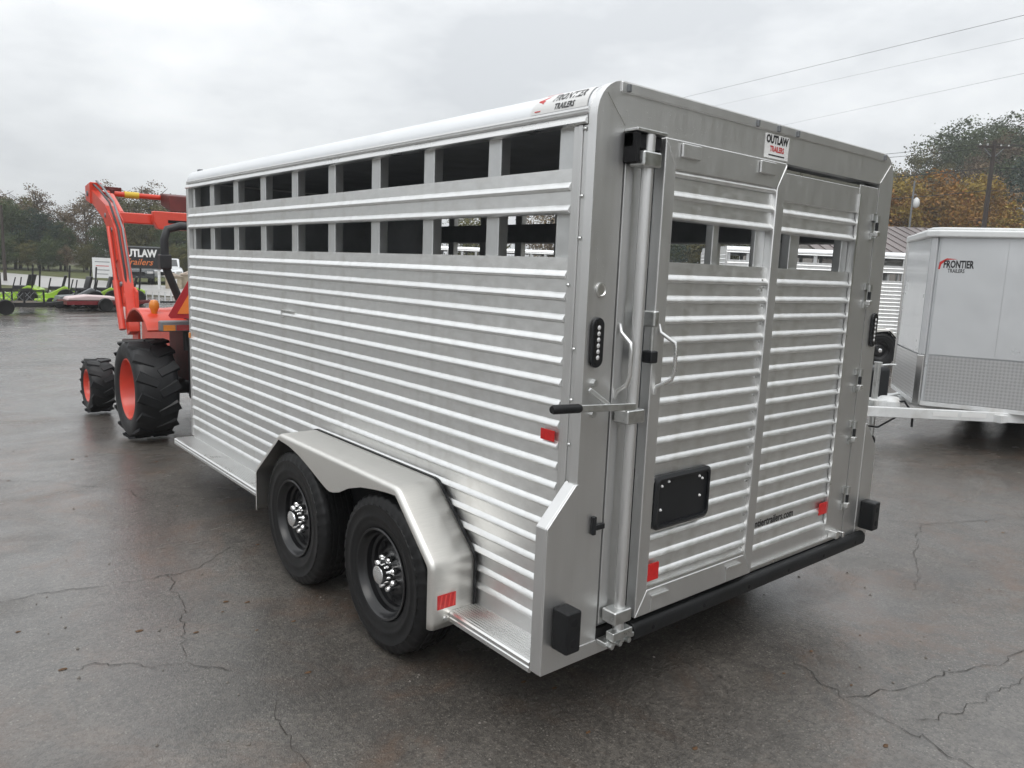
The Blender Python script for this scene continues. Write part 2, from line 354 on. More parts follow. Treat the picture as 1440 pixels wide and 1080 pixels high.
# cracks in the asphalt
def crack(pts, wd):
    random.seed(int(abs(pts[0][0]*1000))); P = []; wob = .012; wd *= .55
    for i in range(len(pts)-1):
        a = Vector(pts[i]); b = Vector(pts[i+1]); n = max(2, int((b-a).length/.03))
        for k in range(n):
            t = k/n; p = a.lerp(b, t); P.append((p.x+random.gauss(0, .007)+wob*math.sin(9*t+i), p.y+random.gauss(0, .007)+wob*math.cos(7*t+2*i)))
    P.append(pts[-1]); vs = []; fs = []
    for i, p in enumerate(P):
        q0 = Vector(P[max(0, i-1)]); q1 = Vector(P[min(len(P)-1, i+1)]); d = (q1-q0).normalized(); nn = Vector((-d.y, d.x))
        ww = wd*random.uniform(.35, 1.)*(.75+.25*math.sin(i*.37))*(.3 if i in (0, len(P)-1) else 1)
        vs += [(p[0]+nn.x*ww/2, p[1]+nn.y*ww/2, .003), (p[0]-nn.x*ww/2, p[1]-nn.y*ww/2, .003)]
        if i: fs.append((2*i-2, 2*i-1, 2*i+1, 2*i))
    me = bpy.data.meshes.new('crack'); me.from_pydata(vs, [], fs); me.materials.append(MATS['crack_tar']); return link('crack', me, lot)
for pts, wd in [
    ([(-3.4,2.6),(-1.48,2.475),(-1.238,2.458),(-.987,2.393),(-.696,2.351),(-.562,2.356),(-.3,2.6)], .011),
    ([(-.727,2.373),(-.779,1.954),(-.883,1.576),(-.932,1.377)], .009),
    ([(-1.336,1.562),(-1.25,1.592),(-1.07,1.419),(-.936,1.365),(-.799,1.172)], .009),
    ([(1.415,.312),(1.325,.043),(1.281,-.179),(1.206,-.353),(1.142,-.513),(1.135,-.635),(1.126,-.805),(1.08,-1.01),(1.0,-1.5)], .010),
    ([(1.146,-.496),(1.366,-.589),(1.57,-.668),(1.75,-.673),(2.016,-.789),(2.292,-.823),(2.9,-.9)], .010),
    ([(1.227,-.764),(1.402,-.831),(1.62,-.863),(1.98,-.915),(2.6,-1.1)], .008),
    ([(.865,.242),(1.014,.069),(1.248,-.156)], .007),
    ([(-.764,.882),(-.806,.652),(-.831,.418),(-.9,.1)], .007),
    ([(-1.6,5.2),(-.9,4.6),(-.5,4.1),(-.45,3.5)], .010), ([(3.2,1.2),(3.9,.3),(5.0,-.2),(6.5,-.9)], .012), ([(2.6,-.2),(3.3,.1),(3.9,.3)], .009)]:
    crack(pts, wd)

# loose stones and fallen leaves
def litter(name, mt, n, seed, size, flat, label, cat):
    random.seed(seed); mb = MB()
    for _ in range(n):
        d = random.random()**.6; x = -1.9+random.uniform(-.3, 1)*9*d; y = -1.2+random.uniform(-.25, 1)*9*d
        s = size*random.uniform(.4, 1.5); k = 6; a0 = random.uniform(0, 6)
        ring = [(x+s*math.cos(a0+i*6.283/k)*random.uniform(.6, 1), y+s*math.sin(a0+i*6.283/k)*random.uniform(.6, 1)*(.6 if flat < .3 else 1), .002) for i in range(k)]
        top = (x+random.uniform(-.3, .3)*s, y, .002+s*flat*random.uniform(.6, 1.2))
        mb.add(ring+[top], [(i, (i+1) % k, k) for i in range(k)])
    return tag(mb.build(name, mt, None), label, cat, kind='stuff')
litter('gravel', 'pebble', 420, 3, .007, .7, 'loose grey stones scattered over the wet asphalt', 'gravel')
litter('fallen_leaves', 'dead_leaf', 170, 5, .015, .2, 'brown leaf scraps lying on the wet asphalt', 'leaves')

# ------------------------------------------------------------------ the livestock trailer
W, L, H = 2.16, 4.20, 2.354
DZ = .0765
RIBS_LOW = [1.712-DZ*k for k in range(18)]
RIBS_BAND = [2.013, 1.937]
def slat_mesh(length, top=.0632):
    # runs along +x from 0, face towards -y, rib centre at z = 0
    prof = [(.018, top), (0, top), (0, .0175), (-.003, .0155), (-.0085, .0085), (-.0125, .002), (-.0135, -.002), (-.0115, -.007), (-.004, -.0115), (-.001, -.0125), (.018, -.0125)]
    mb = MB(); n = len(prof); vs = [(0, y, z) for y, z in prof] + [(length, y, z) for y, z in prof]
    mb.add(vs, [tuple(range(n)), tuple(range(n, 2*n))[::-1]] + [(i, n+i, n+(i+1) % n, (i+1) % n) for i in range(n)])
    return mb.mesh('slat', 'alu_slat', 30)
T = tag(empty('livestock_trailer'), 'large ribbed aluminium livestock trailer with black wheels filling the foreground', 'trailer')
side_slat = slat_mesh(L-.125)
for zz in RIBS_LOW+RIBS_BAND:
    link('slat', side_slat, T, loc=(0, L-.02, zz), rot=(0, 0, -R(90)))
    link('slat', side_slat, T, loc=(W, .105, zz), rot=(0, 0, R(90)))
# uprights behind the slats
POSTS = [.565+.4555*k for k in range(8)]
post_me = MB().box(-.025, .025, -.04, .04, .40, 2.245).mesh('post', 'alu_post')
for y in POSTS:
    link('post', post_me, T, loc=(.046, y, 0), bevel=.006); link('post', post_me, T, loc=(W-.046, y, 0), bevel=.006)
for y0, y1 in ((.105, .20), (L-.08, L-.03)):
    for mr_ in (0, 1):
        b = MB().box(.021, .07, y0, y1, .40, 2.245)
        (b.mirror(W) if mr_ else b).build('post', 'alu_post', T, .006)
# corner trim strips with rivets
def trim_side(mr_):
    b = MB().box(-.004, .02, .080, .105, .33, 2.214).box(-.009, .02, .058, .0795, .33, 2.214).box(-.004, .02, .036, .0575, .33, 2.214)
    (b.mirror(W) if mr_ else b).build('corner_trim', 'alu_frame', T, .003)
    r = MB()
    for z in [2.20, 1.98, 1.84, 1.68, 1.46, 1.28, 1.12, .98, .9]:
        r.lathe([(.0005, -.006), (.005, -.005), (.007, 0)], (-.008, .047 if z != 1.68 else .092, z), 'x', 8)
    tag((r.mirror(W) if mr_ else r).build('rivets', 'zinc', T, smooth=60), kind='stuff')
    f = MB().box(-.010, .03, L-.022, L+.02, .34, 2.25)
    (f.mirror(W) if mr_ else f).build('front_corner_post', 'alu_frame', T, .008)
trim_side(0); trim_side(1)
# roof: side rails, curved edge and flat skin
RC = .078
def roof_pt(s):   # arc at the left roof edge, s in 0..1 from the rail to the top
    a = s*math.pi/2; return (RC-RC*math.cos(a)-.004, H-.006-RC+RC*math.sin(a))
prof = [(-.004, 2.245)] + [roof_pt(i/10) for i in range(11)]
prof = prof + [(W-x, z) for x, z in prof[::-1]]
inner = [(min(max(x, .0)+.012*(1 if x < W/2 else 0), 9), z) for x, z in prof]
rv = []; n_ = len(prof)
mb = MB()
outer = prof; inn = [(.012 + (W-.024)*(x/W), z-.012) for x, z in prof]
poly = outer + inn[::-1]
mb.add([(x, .033, z) for x, z in outer] + [(x, L, z) for x, z in outer] + [(x, .033, z) for x, z in inn] + [(x, L, z) for x, z in inn],
    [(i, i+1, n_+i+1, n_+i) for i in range(n_-1)] + [(2*n_+i, 3*n_+i, 3*n_+i+1, 2*n_+i+1) for i in range(n_-1)] +
    [(i, 2*n_+i, 2*n_+i+1, i+1) for i in range(n_-1)] + [(n_+i, n_+i+1, 3*n_+i+1, 3*n_+i) for i in range(n_-1)])
roof = mb.build('roof', 'alu_roof', T, smooth=35)
for mr_ in (0, 1):
    b = MB().prism([(-.012, 2.216), (-.021, 2.221), (-.019, 2.231), (-.005, 2.246), (.02, 2.246), (.02, 2.216)], .036, L+.01, 'xz')
    (b.mirror(W) if mr_ else b).build('roof_rail', 'alu_bright', T, smooth=30)
    b = MB().prism([(-.008, 2.248), (-.010, 2.254), (-.006, 2.257), (-.006, 2.261), (-.010, 2.264), (-.008, 2.272), (.0, 2.274), (.0, 2.248)], .036, L+.01, 'xz')
    (b.mirror(W) if mr_ else b).build('drip_rail', 'alu_frame', roof, smooth=30)
for k in range(9):
    y = .3+k*.45
    MB().box(.13, W-.13, y-.02, y+.02, H-.075, H-.022).build('roof_bow', 'alu_post', roof)
for x, y in ((.06, 4.1), (W-.06, 4.1)):
    MB().cbox((x, y, H-.03 if False else H-.012), (.03, .05, .03)).build('marker_light', 'grey_steel', roof, .006)
# front wall, deck and chassis
bx('front_wall', 'alu_slat', T, .03, W-.03, L-.018, L-.002, .36, 2.332)
frs = slat_mesh(W-.06)
for k in range(25): link('slat', frs, T, loc=(W-.03, L+.002, 2.16-k*DZ), rot=(0, 0, R(180)))
bx('deck', 'rubber', T, .03, W-.03, .11, L-.03, .37, .40)
for mr_ in (0, 1):
    for z0, z1 in ((.41, 1.765), (1.932, 2.07)):
        b = MB().box(.0715, .076, .12, L-.03, z0, z1); (b.mirror(W) if mr_ else b).build('shade_sheet', 'interior_shade', T)  # sheets added behind the slats to hold the interior in shade
    b = MB().box(-.003, .018, .055, L-.022, .29, .3985); (b.mirror(W) if mr_ else b).build('side_sill', 'alu_frame', T)
bx('shade_sheet', 'interior_shade', T, .08, W-.08, L-.026, L-.0185, .41, 2.26); bx('ceiling_shade_sheet', 'interior_shade', T, .11, W-.11, .12, L-.03, H-.082, H-.078)  # front and ceiling sheets, also added to darken the interior
ch = MB().box(.45, .53, .1, L+.1, .27, .365).box(W-.53, W-.45, .1, L+.1, .27, .365)
for k in range(10): ch.box(.05, W-.05, .25+k*.42, .30+k*.42, .30, .366)
ch.build('chassis', 'under', T)
tg = MB().bar((.45, L-.2, .32), (W/2-.04, L+1.2, .36), .06, .1).bar((W-.45, L-.2, .32), (W/2+.04, L+1.2, .36), .06, .1)
tg.box(W/2-.06, W/2+.06, L+1.15, L+1.4, .32, .42).build('tongue', 'grey_steel', T, .006)
MB().tube([(W/2, L+.95, .02), (W/2, L+.95, .75)], .03, 12).lathe([(.001, 0), (.08, 0), (.08, .012), (.001, .012)], (W/2, L+.95, 0), 'z', 16).build('jack', 'zinc', T, smooth=40)

# running boards: ridged extrusions
def board(y0, y1, mr_):
    top = .334; pr = [(0, .315), (0, top)]
    n = 9
    for k in range(n):
        x = -.012-k*.0135
        pr += [(x, top), (x-.002, top+.004), (x-.007, top+.004), (x-.009, top)]
    pr += [(-.138, top), (-.145, top-.006), (-.145, top-.018), (-.141, top-.022), (-.145, top-.026), (-.145, .292), (-.138, .288), (-.130, .292), (-.130, .315)]
    b = MB().prism(pr, y0, y1, 'xz'); (b.mirror(W) if mr_ else b).build('running_board', 'alu_bright', T, smooth=25)
for mr_ in (0, 1): board(.055, .548, mr_); board(2.372, L, mr_)
# tandem fender
def round_poly(pts, rad, n=5):
    out = []
    for i, p in enumerate(pts):
        if i in (0, len(pts)-1): out.append(Vector(p)); continue
        p = Vector(p); a = Vector(pts[i-1])-p; b = Vector(pts[i+1])-p
        ra = min(rad, a.length*.45, b.length*.45); a = p+a.normalized()*ra; b = p+b.normalized()*ra
        for k in range(n+1):
            t = k/n; out.append((1-t)**2*a + 2*t*(1-t)*p + t*t*b)
    return out
def offset(P, d):
    out = []
    for i, p in enumerate(P):
        q0 = P[max(0, i-1)]; q1 = P[min(len(P)-1, i+1)]; t = (q1-q0).normalized(); nn = Vector((t.y, -t.x)); out.append(p+nn*d)
    return out
def fender(mr_):
    out = round_poly([(.55, .272), (.55, .545), (.83, .802), (2.03, .802), (2.37, .53), (2.37, .285)], .03, 5)
    mb = MB(); rows = []
    dense = []
    for a, b in zip(out[:-1], out[1:]):
        k = max(1, int((b-a).length/.03)); dense += [a.lerp(b, t/k) for t in range(k)]
    out = dense+[out[-1]]; n = len(out); rad = .022
    steps = [(-.013, 0), (-.235+rad, 0)] + [(-.235+rad*(1-math.sin(a)), rad*(1-math.cos(a))) for a in [k*math.pi/2/5 for k in range(1, 6)]]
    arch = [(.80, .768), (.90, .762), (1.0, .750), (1.13, .728), (1.25, .692), (1.34, .650), (1.42, .630), (1.47, .636), (1.55, .662), (1.66, .700), (1.78, .736), (1.90, .760), (2.06, .770)]
    def low(p, q):
        if p.y > .79 and .80 < p.x < 2.06:
            for (a, za), (b, zb_) in zip(arch[:-1], arch[1:]):
                if a <= q.x <= b: return (q.x, min(q.y-.004, za+(zb_-za)*(q.x-a)/(b-a)))
        c = offset(out, rad+.006)[out.index(p)]; return (c.x, c.y)
    last = offset(out, rad); lows = [low(p, q) for p, q in zip(out, last)]
    for x, d in steps: rows.append([(x, p.x, p.y) for p in offset(out, d)])
    rows.append([(-.235, a, b) for a, b in lows]); rows.append([(-.229, a, b) for a, b in lows])
    vs = [q for r_ in rows for q in r_]
    mb.add(vs, [(i*n+j, i*n+j+1, (i+1)*n+j+1, (i+1)*n+j) for i in range(len(rows)-1) for j in range(n-1)])
    if mr_: mb = mb.mirror(W)
    fe = mb.build('fender', 'alu_fender', T, smooth=50)
    so = fe.modifiers.new('thickness', 'SOLIDIFY'); so.thickness = .002; so.offset = 0
    ln = MB().prism([(p.x, p.y) for p in offset(out, .004)], -.0165, -.0135, 'yz'); (ln.mirror(W) if mr_ else ln).build('wheel_well_liner', 'liner', fe)
    sl = MB(); o2 = [(p.x, p.y) for p in offset(out, -.006)]; o3 = [(p.x, p.y) for p in offset(out, .0)]
    nn = len(o2); sl.add([(-.0125, a, b) for a, b in o2]+[(-.0125, a, b) for a, b in o3]+[(-.026, a, b) for a, b in o2]+[(-.026, a, b) for a, b in o3],
        [(i, i+1, nn+i+1, nn+i) for i in range(nn-1)]+[(2*nn+i, 2*nn+i+1, 3*nn+i+1, 3*nn+i) for i in range(nn-1)]+[(i, i+1, 2*nn+i+1, 2*nn+i) for i in range(nn-1)])
    (sl.mirror(W) if mr_ else sl).build('rubber_seal', 'rubber', fe)
    rf = MB().box(-.205, -.115, .5465, .5495, .355, .415); (rf.mirror(W) if mr_ else rf).build('reflector', 'red_reflector', fe)
    st_ = MB()
    for k in range(4):
        x = -.197+k*.022; st_.add([(x, .546, .358), (x+.008, .546, .358), (x+.016, .546, .412), (x+.008, .546, .412)], [(0, 1, 2, 3)])
    (st_.mirror(W) if mr_ else st_).build('reflector_stripes', 'red_reflector_pale', fe)
    bo = MB().lathe([(.0005, -.008), (.008, -.007), (.011, 0)], (-.165, .549, .312), 'y', 12); (bo.mirror(W) if mr_ else bo).build('bolt', 'zinc', fe, smooth=50)
fender(0); fender(1)

# wheels
TR = .364
def tyre_me():
    ow = .103
    prof = [(.205, .088), (.215, .094), (.235, .0985), (.250, .1005), (.254, .1030), (.266, .1035), (.270, .1020), (.300, .1030), (.304, .1050), (.312, .1045), (.318, .100), (.337, .094), (.347, .088), (.354, .083), (.3575, .076)]
    tread = []
    for c in (.047, .017, -.017, -.047):
        tread += [(.3615 if abs(c) < .03 else .360, c+.0075), (.353, c+.0055), (.353, c-.0055), (.3615 if abs(c) < .03 else .360, c-.0075)]
    full = prof + tread + [(r, -o) for r, o in prof[::-1]]
    base = len(prof)
    def jit(k, j):
        # shoulder blocks: every third slice is a sipe
        if 10 <= j <= 14 or len(full)-15 <= j <= len(full)-11: return -.008 if k % 3 == 0 else 0
        if base <= j < base+16 and k % 3 == 1 and (j-base) % 4 in (0, 3): return -.005
        return 0
    mb = MB().lathe(full, (0, 0, 0), 'x', 120, jit=jit)
    return mb.mesh('tyre', 'tyre', 32)
def rim_me():   # outside is -x
    prof = [(.203, -.092), (.208, -.097), (.205, -.101), (.198, -.099), (.190, -.086), (.186, -.070), (.176, -.062), (.173, -.040), (.160, -.034), (.156, -.018), (.140, -.012),
            (.128, -.016), (.112, -.030), (.095, -.036), (.075, -.034), (.055, -.034), (.001, -.034)]
    mb = MB().lathe(prof, n=64); mb.lathe([(.203, -.092), (.203, .088), (.19, .088), (.19, -.05)], n=48)
    return mb.mesh('wheel', 'gloss_black', 40)
tyre_m, rim_m = tyre_me(), rim_me()
cap_m = MB().lathe([(.0005, -.112), (.034, -.112), (.041, -.108), (.044, -.098), (.045, -.034), (.052, -.031)], n=32).mesh('hub_cap', 'chrome', 40)
nut_m = MB().lathe([(.0005, -.080), (.010, -.079), (.0155, -.070), (.0165, -.055), (.0165, -.03), (.020, -.03)], n=14).mesh('lug_nut', 'chrome', 50)
slot_m = MB().lathe([(.0005, -.0155), (.015, -.0155), (.0165, -.013)], n=14).mesh('vent_hole', 'liner', 40)
for xs, mr_ in ((-.118, 0), (W+.118, 1)):
    for y in (.985, 1.895):
        rim = link('wheel', rim_m, T, loc=(xs, y, TR-.004), rot=(R(11*y), 0, R(180) if mr_ else 0))
        link('tyre', tyre_m, rim); link('hub_cap', cap_m, rim)
        for k in range(8):
            a = k*2*math.pi/8+.2; link('lug_nut', nut_m, rim, loc=(0, .072*math.cos(a), .072*math.sin(a)))
            a += .39; link('vent_hole', slot_m, rim, loc=(-.0115, .133*math.cos(a), .133*math.sin(a)))
MB().tube([(-.05, .985, TR), (W+.05, .985, TR)], .035, 10).tube([(-.05, 1.895, TR), (W+.05, 1.895, TR)], .035, 10).build('axle', 'under', T)

# rear hoop: two posts and a header with rounded outer corners and mitred joints
PW = .134
def hoop():
    ro = .12; zb = .306
    def outl(inset):
        r_ = max(ro-inset, .012) if inset < .1 else 0
        pts = [(inset, zb)]
        x0, x1, zt = inset, W-inset, H+.006-inset
        if inset >= .1: pts += [(x0, zt), (x1, zt)]
        else:
            pts += [(x0+r_-r_*math.cos(a), zt-r_+r_*math.sin(a)) for a in [k*math.pi/2/8 for k in range(9)]]
            pts += [(x1-r_+r_*math.sin(a), zt-r_+r_*math.cos(a)) for a in [k*math.pi/2/8 for k in range(9)]]
        return pts + [(x1, zb)]
    o = outl(-.006); n = len(o)
    inr = []
    for (x, z) in o:
        xi = min(max(x, PW), W-PW); zi = min(z, 2.216); inr.append((xi, zi if z > 2.216 else z))
    inr = [(PW, zb)] + [(PW, 2.216)]*9 + [(W-PW, 2.216)]*9 + [(W-PW, zb)]
    mb = MB(); vs = [(x, -.004, z) for x, z in o]+[(x, -.004, z) for x, z in inr]+[(x, .034, z) for x, z in o]+[(x, .034, z) for x, z in inr]
    fs = []
    for i in range(n-1):
        fs += [(i, i+1, n+i+1, n+i), (2*n+i, 3*n+i, 3*n+i+1, 2*n+i+1), (i, 2*n+i, 2*n+i+1, i+1), (n+i, n+i+1, 3*n+i+1, 3*n+i)]
    fs += [(0, n, 3*n, 2*n), (n-1, 3*n-1, 4*n-1, 2*n-1)]
    mb.add(vs, fs); bm_ = mb.build('rear_hoop', 'alu_frame', T, smooth=35)
    bm_.data.validate()
    # thin mitre lines
    for mr_ in (0, 1):
        g = MB().bar((.035, -.0046, H-.035), (PW-.003, -.0046, 2.222), .0012, .004, (0, 1, 0)); (g.mirror(W) if mr_ else g).build('weld_seam', 'alu_bright', bm_)
    return bm_
hp = hoop()
MB().box(.10, W-.10, -.010, .05, H-.026, H+.010).build('roof_flange', 'alu_frame', T, .004)
for x in (.13, .905, 1.06, 1.21, 2.03): MB().cbox((x, -.014, H-.010), (.016, .012, .026)).build('flange_clip', 'grey_steel', T, .003)
# flared corner plates and rubber blocks at the foot
for mr_ in (0, 1):
    pl = MB().prism([(-.144, .302), (.30, .302), (.30, .36), (.0, .36), (.0, .985), (-.012, .985), (-.144, .845)], -.0075, .002, 'xz')
    pl.prism([(-.144, .302), (-.138, .302), (-.138, .845), (-.144, .845)], .002, .052, 'xz')
    pl.prism([(-.144, .845), (-.012, .985), (-.004, .979), (-.136, .839)], .002, .052, 'xz')
    (pl.mirror(W) if mr_ else pl).build('corner_plate', 'alu_frame', T, .003)
    b = MB().box(-.102, -.032, -.088, -.0078, .40, .555); b = (b.mirror(W) if mr_ else b).build('rubber_block', 'rubber', T, .008)
    for z in (.44, .515):
        q = MB().lathe([(.0005, -.0889), (.013, -.0889), (.0155, -.0880)], (-.067, 0, z), 'y', 16); (q.mirror(W) if mr_ else q).build('bolt_hole', 'liner', b)
    # oval tail light
    def oval(r_, h_, n=10): return [(r_*math.cos(a), h_+r_*math.sin(a)) for a in [k*math.pi/n for k in range(n+1)]]+[(r_*math.cos(a), -h_+r_*math.sin(a)) for a in [math.pi+k*math.pi/n for k in range(n+1)]]
    tlx, tlz = .045, 1.487
    lp = MB().prism([(tlx+x, tlz+z) for x, z in oval(.030, .058)], -.018, -.005, 'xz')
    tl = (lp.mirror(W) if mr_ else lp).build('tail_light', 'black_plastic', T, .005)
    li = MB().prism([(tlx+x, tlz+z) for x, z in oval(.020, .055)], -.0195, -.0182, 'xz'); (li.mirror(W) if mr_ else li).build('lens', 'gloss_black', tl)
    for k in range(6):
        q = MB().lathe([(.0005, -.0225), (.006, -.0215), (.0085, -.0196)], (tlx, 0, tlz-.052+k*.0208), 'y', 10); (q.mirror(W) if mr_ else q).build('diode', 'clear_lens', tl, smooth=60)
# round port on the post and small black catch
MB().lathe([(.026, -.005), (.026, -.009), (.020, -.010), (.017, -.006), (.001, -.005)], (.058, 0, 1.668), 'y', 24).build('round_port', 'alu_bright', T, smooth=40)
MB().box(.072, .088, -.022, -.005, .785, .855).box(.088, .135, -.020, -.006, .80, .822).build('door_catch', 'black_plastic', T, .004)
# rear sill and rubber bumper
bx('rear_sill', 'under', T, PW, W-PW, .01, .10, .31, .39)
bpf = [(-.012, .316), (-.012, .388), (-.032, .388), (-.046, .376), (-.050, .364), (-.050, .334), (-.042, .318)]
bmp = MB().prism([(a, b) for a, b in bpf], .305, 2.205, 'yz').build('rubber_bumper', 'rubber', T, .006, seg=3)
for k in range(6):
    x = .42+k*.335; MB().lathe([(.0005, -.0510), (.008, -.0510), (.010, -.0495)], (x, 0, .348), 'y', 10).build('bolt_hole', 'liner', bmp)
# lower-left hinge foot and hinge column
MB().box(PW+.004, .30, .012, .06, .40, 2.212).build('gate_jamb', 'alu_post', T, .004)
MB().box(.143, .190, -.006, .011, .42, 2.19).build('gate_jamb_strip', 'alu_frame', T, .003)
pipe = MB().tube([(.213, -.045, .40), (.213, -.045, 2.20)], .0215, 20).build('latch_pipe', 'alu_frame', T, smooth=50)
MB().tube([(.213, -.045, 2.19), (.213, -.045, 2.215)], .014, 12).build('pipe_end', 'zinc', pipe, smooth=50)
for z in (2.115, 1.222, .462):
    g = MB().box(.150, .245, -.082, -.012, z-.026, z+.026)
    g.build('pipe_bracket', 'zinc', T, .008)
MB().box(.135, .30, -.055, -.0078, .345, .365).box(.16, .27, -.07, -.03, .365, .40).build('foot_bracket', 'zinc', T, .005)
for x in (.155, .20, .25): MB().lathe([(.0005, -.020), (.011, -.019), (.012, 0)], (x, -.055, .352), 'y', 6).build('bolt', 'zinc', T)
MB().box(.128, .275, -.05, -.005, 2.150, 2.20).box(.128, .150, -.062, -.005, 2.10, 2.20).build('top_bracket', 'liner', T, .004)
MB().box(.128, .285, -.066, -.004, 2.203, 2.214).build('bracket_lid', 'zinc', T, .003)
# cam latch lever with black grip
lv = MB().bar((-.075, -.055, 1.272), (.20, -.070, 1.258), .012, .026).bar((.0, -.03, 1.33), (.075, -.06, 1.272), .012, .016).build('latch_lever', 'zinc', T, .004)
MB().tube([(-.20, -.060, 1.280), (-.19, -.060, 1.280), (-.075, -.056, 1.273), (-.065, -.056, 1.2725)], [.012, .016, .016, .013], 12).build('grip', 'rubber', lv, smooth=50)
MB().lathe([(.0005, -.016), (.012, -.015), (.014, 0)], (.045, -.004, 1.235), 'y', 8).build('bolt', 'zinc', lv)
MB().lathe([(.0005, -.016), (.012, -.015), (.014, 0)], (.045, -.004, 1.345), 'y', 8).build('bolt', 'zinc', lv)
# grab handle on the jamb
def grab(parent, x, y0, z0, z1, dx=.0):
    MB().tube([(x, y0, z1+.03), (x, y0-.008, z1), (x+dx, y0-.055, z1-.035), (x+dx, y0-.06, z1-.06), (x+dx, y0-.06, z0+.06), (x+dx, y0-.05, z0+.03), (x, y0-.006, z0), (x, y0, z0-.03)], .0075, 10).build('grab_handle', 'alu_bright', parent, smooth=60)
grab(T, .160, -.010, 1.31, 1.52)

# ---- right swing gate
SW = MB().box(1.83, W-PW-.004, -.002, .045, .40, 2.196).box(1.065, 1.83, -.002, .045, .40, .49).box(1.065, 1.83, -.002, .045, 2.060, 2.180).box(1.01, 1.09, .006, .045, .49, 2.06)
sw = SW.build('swing_gate', 'alu_frame', T, .004)
MB().box(1.02, 1.98, .0, .03, 2.1805, 2.193).build('gate_lip', 'alu_bright', sw)
MB().box(1.822, 1.834, -.012, -.002, .49, 2.15).build('gate_edge_strip', 'alu_bright', sw)
MB().box(1.09, 2.0, -.016, .0, .395, .412).build('kick_lip', 'alu_bright', sw)
ssl = slat_mesh(.74)
GR = [z for z in RIBS_LOW if z > .47]
for z in GR+RIBS_BAND: link('slat', ssl, sw, loc=(1.085, .010, z))
for x0, x1 in ((1.295, 1.375), (1.765, 1.825), (1.09, 1.12)): bx('post', 'alu_post', sw, x0, x1, .028, .07, .49, 2.06, bevel=.004)
for z in (2.005, 1.662, 1.229, .955, .600):
    hg = MB().tube([(2.006, -.016, z-.055), (2.006, -.016, z+.055)], .009, 10).box(1.975, 2.004, -.014, -.003, z+.03, z+.062).box(1.975, 2.004, -.014, -.003, z-.062, z-.03).box(2.010, 2.045, -.016, -.0045, z+.022, z+.056)
    hg = hg.build('hinge', 'zinc', sw, smooth=40)
    MB().box(1.996, 2.012, -.028, -.014, z-.020, z+.022).build('hinge_block', 'black_plastic', hg, .004); MB().box(1.990, 2.020, -.034, -.010, z-.048, z-.022).build('hinge_knuckle', 'alu_bright', hg, .005)
bx('gate_stop', 'alu_bright', sw, 1.87, 1.90, -.05, -.002, .41, .45, bevel=.004); bx('gate_stop', 'alu_bright', sw, 1.94, 1.96, -.05, -.002, .405, .435, bevel=.004)
rr = MB().box(1.752, 1.822, -.0045, -.001, .548, .610).build('reflector', 'red_reflector', sw)
text('website_lettering', 'frontiertrailers.com', .052, 'ink_black', sw, lambda u, v: (1.52+u, .0086, .604+v), bold=.0010, align='RIGHT', sx=.95)

# ---- left sliding gate, standing proud
SX0, SX1, SZ0, SZ1, SY = .297, 1.088, .415, 2.205, -.052
fr = MB()
fr.prism([(SX0, SZ0), (SX0+.064, SZ0+.10), (SX0+.064, SZ1-.105), (SX0, SZ1)], SY, -.004, 'xz')
fr.prism([(SX1, SZ0), (SX1, SZ1), (SX1-.062, SZ1-.105), (SX1-.062, SZ0+.10)], SY, -.004, 'xz')
fr.prism([(SX0+.001, SZ1), (SX0+.065, SZ1-.105), (SX1-.063, SZ1-.105), (SX1-.001, SZ1)], SY+.001, -.0045, 'xz')
fr.prism([(SX0+.001, SZ0), (SX1-.001, SZ0), (SX1-.063, SZ0+.10), (SX0+.065, SZ0+.10)], SY+.001, -.0045, 'xz')
sl = fr.build('sliding_gate', 'alu_frame', T, .005)
lsl = slat_mesh(SX1-SX0-.122)
for z in [z for z in RIBS_LOW if z > .53]+RIBS_BAND+[2.090]: link('slat', lsl, sl, loc=(SX0+.061, -.033, z))
bx('lower_panel', 'alu_slat', sl, SX0+.061, SX1-.061, -.033, -.015, SZ0+.05, .549)
bx('ledge', 'alu_bright', sl, SX0+.064, SX1-.062, -.046, -.008, SZ0+.1005, SZ0+.112)
for x0, x1 in ((SX0+.062, SX0+.105), (SX1-.135, SX1-.062)): bx('post', 'alu_post', sl, x0, x1, -.0145, .004, .50, 2.10, bevel=.004)
bx('centre_bar', 'alu_post', sl, .66, .70, -.0145, .02, .50, 2.10, bevel=.004)
for x in (.435, .935):
    bx('roller_tab', 'alu_frame', sl, x-.055, x+.055, SY-.010, SY, 2.145, 2.195, bevel=.004)
    bx('bottom_tab', 'alu_bright', sl, x-.05, x+.05, SY-.012, SY, .484, .490); bx('bottom_plate', 'alu_frame', sl, x-.05, x+.05, SY-.004, SY, .425, .482)
for z in (1.70, 1.66): MB().lathe([(.0005, -.010), (.006, -.009), (.009, 0)], (.99, -.034, z+.02), 'y', 10).build('bolt', 'zinc', sl)
rt_ = MB()
for z in RIBS_LOW[:16]: rt_.lathe([(.0005, -.008), (.004, -.007), (.005, 0)], (SX1-.075, -.033, z-.02), 'y', 8).lathe([(.0005, -.008), (.004, -.007), (.005, 0)], (SX0+.072, -.033, z-.02), 'y', 8)
tag(rt_.build('rivets', 'zinc', sl, smooth=60), kind='stuff')
grab(sl, .325, SY, 1.32, 1.52, .03)
bx('edge_latch', 'zinc', sl, .268, .298, -.075, -.02, 1.54, 1.60, bevel=.008)
MB().tube([(.280, -.06, 1.44), (.280, -.06, 1.545)], .008, 10).build('latch_rod', 'zinc', sl, smooth=50)
bx('latch_block', 'black_plastic', sl, .262, .300, -.078, -.03, 1.41, 1.455, bevel=.006)
MB().box(.352, .425, -.051, -.045, .55, .618).build('reflector', 'red_reflector', sl)
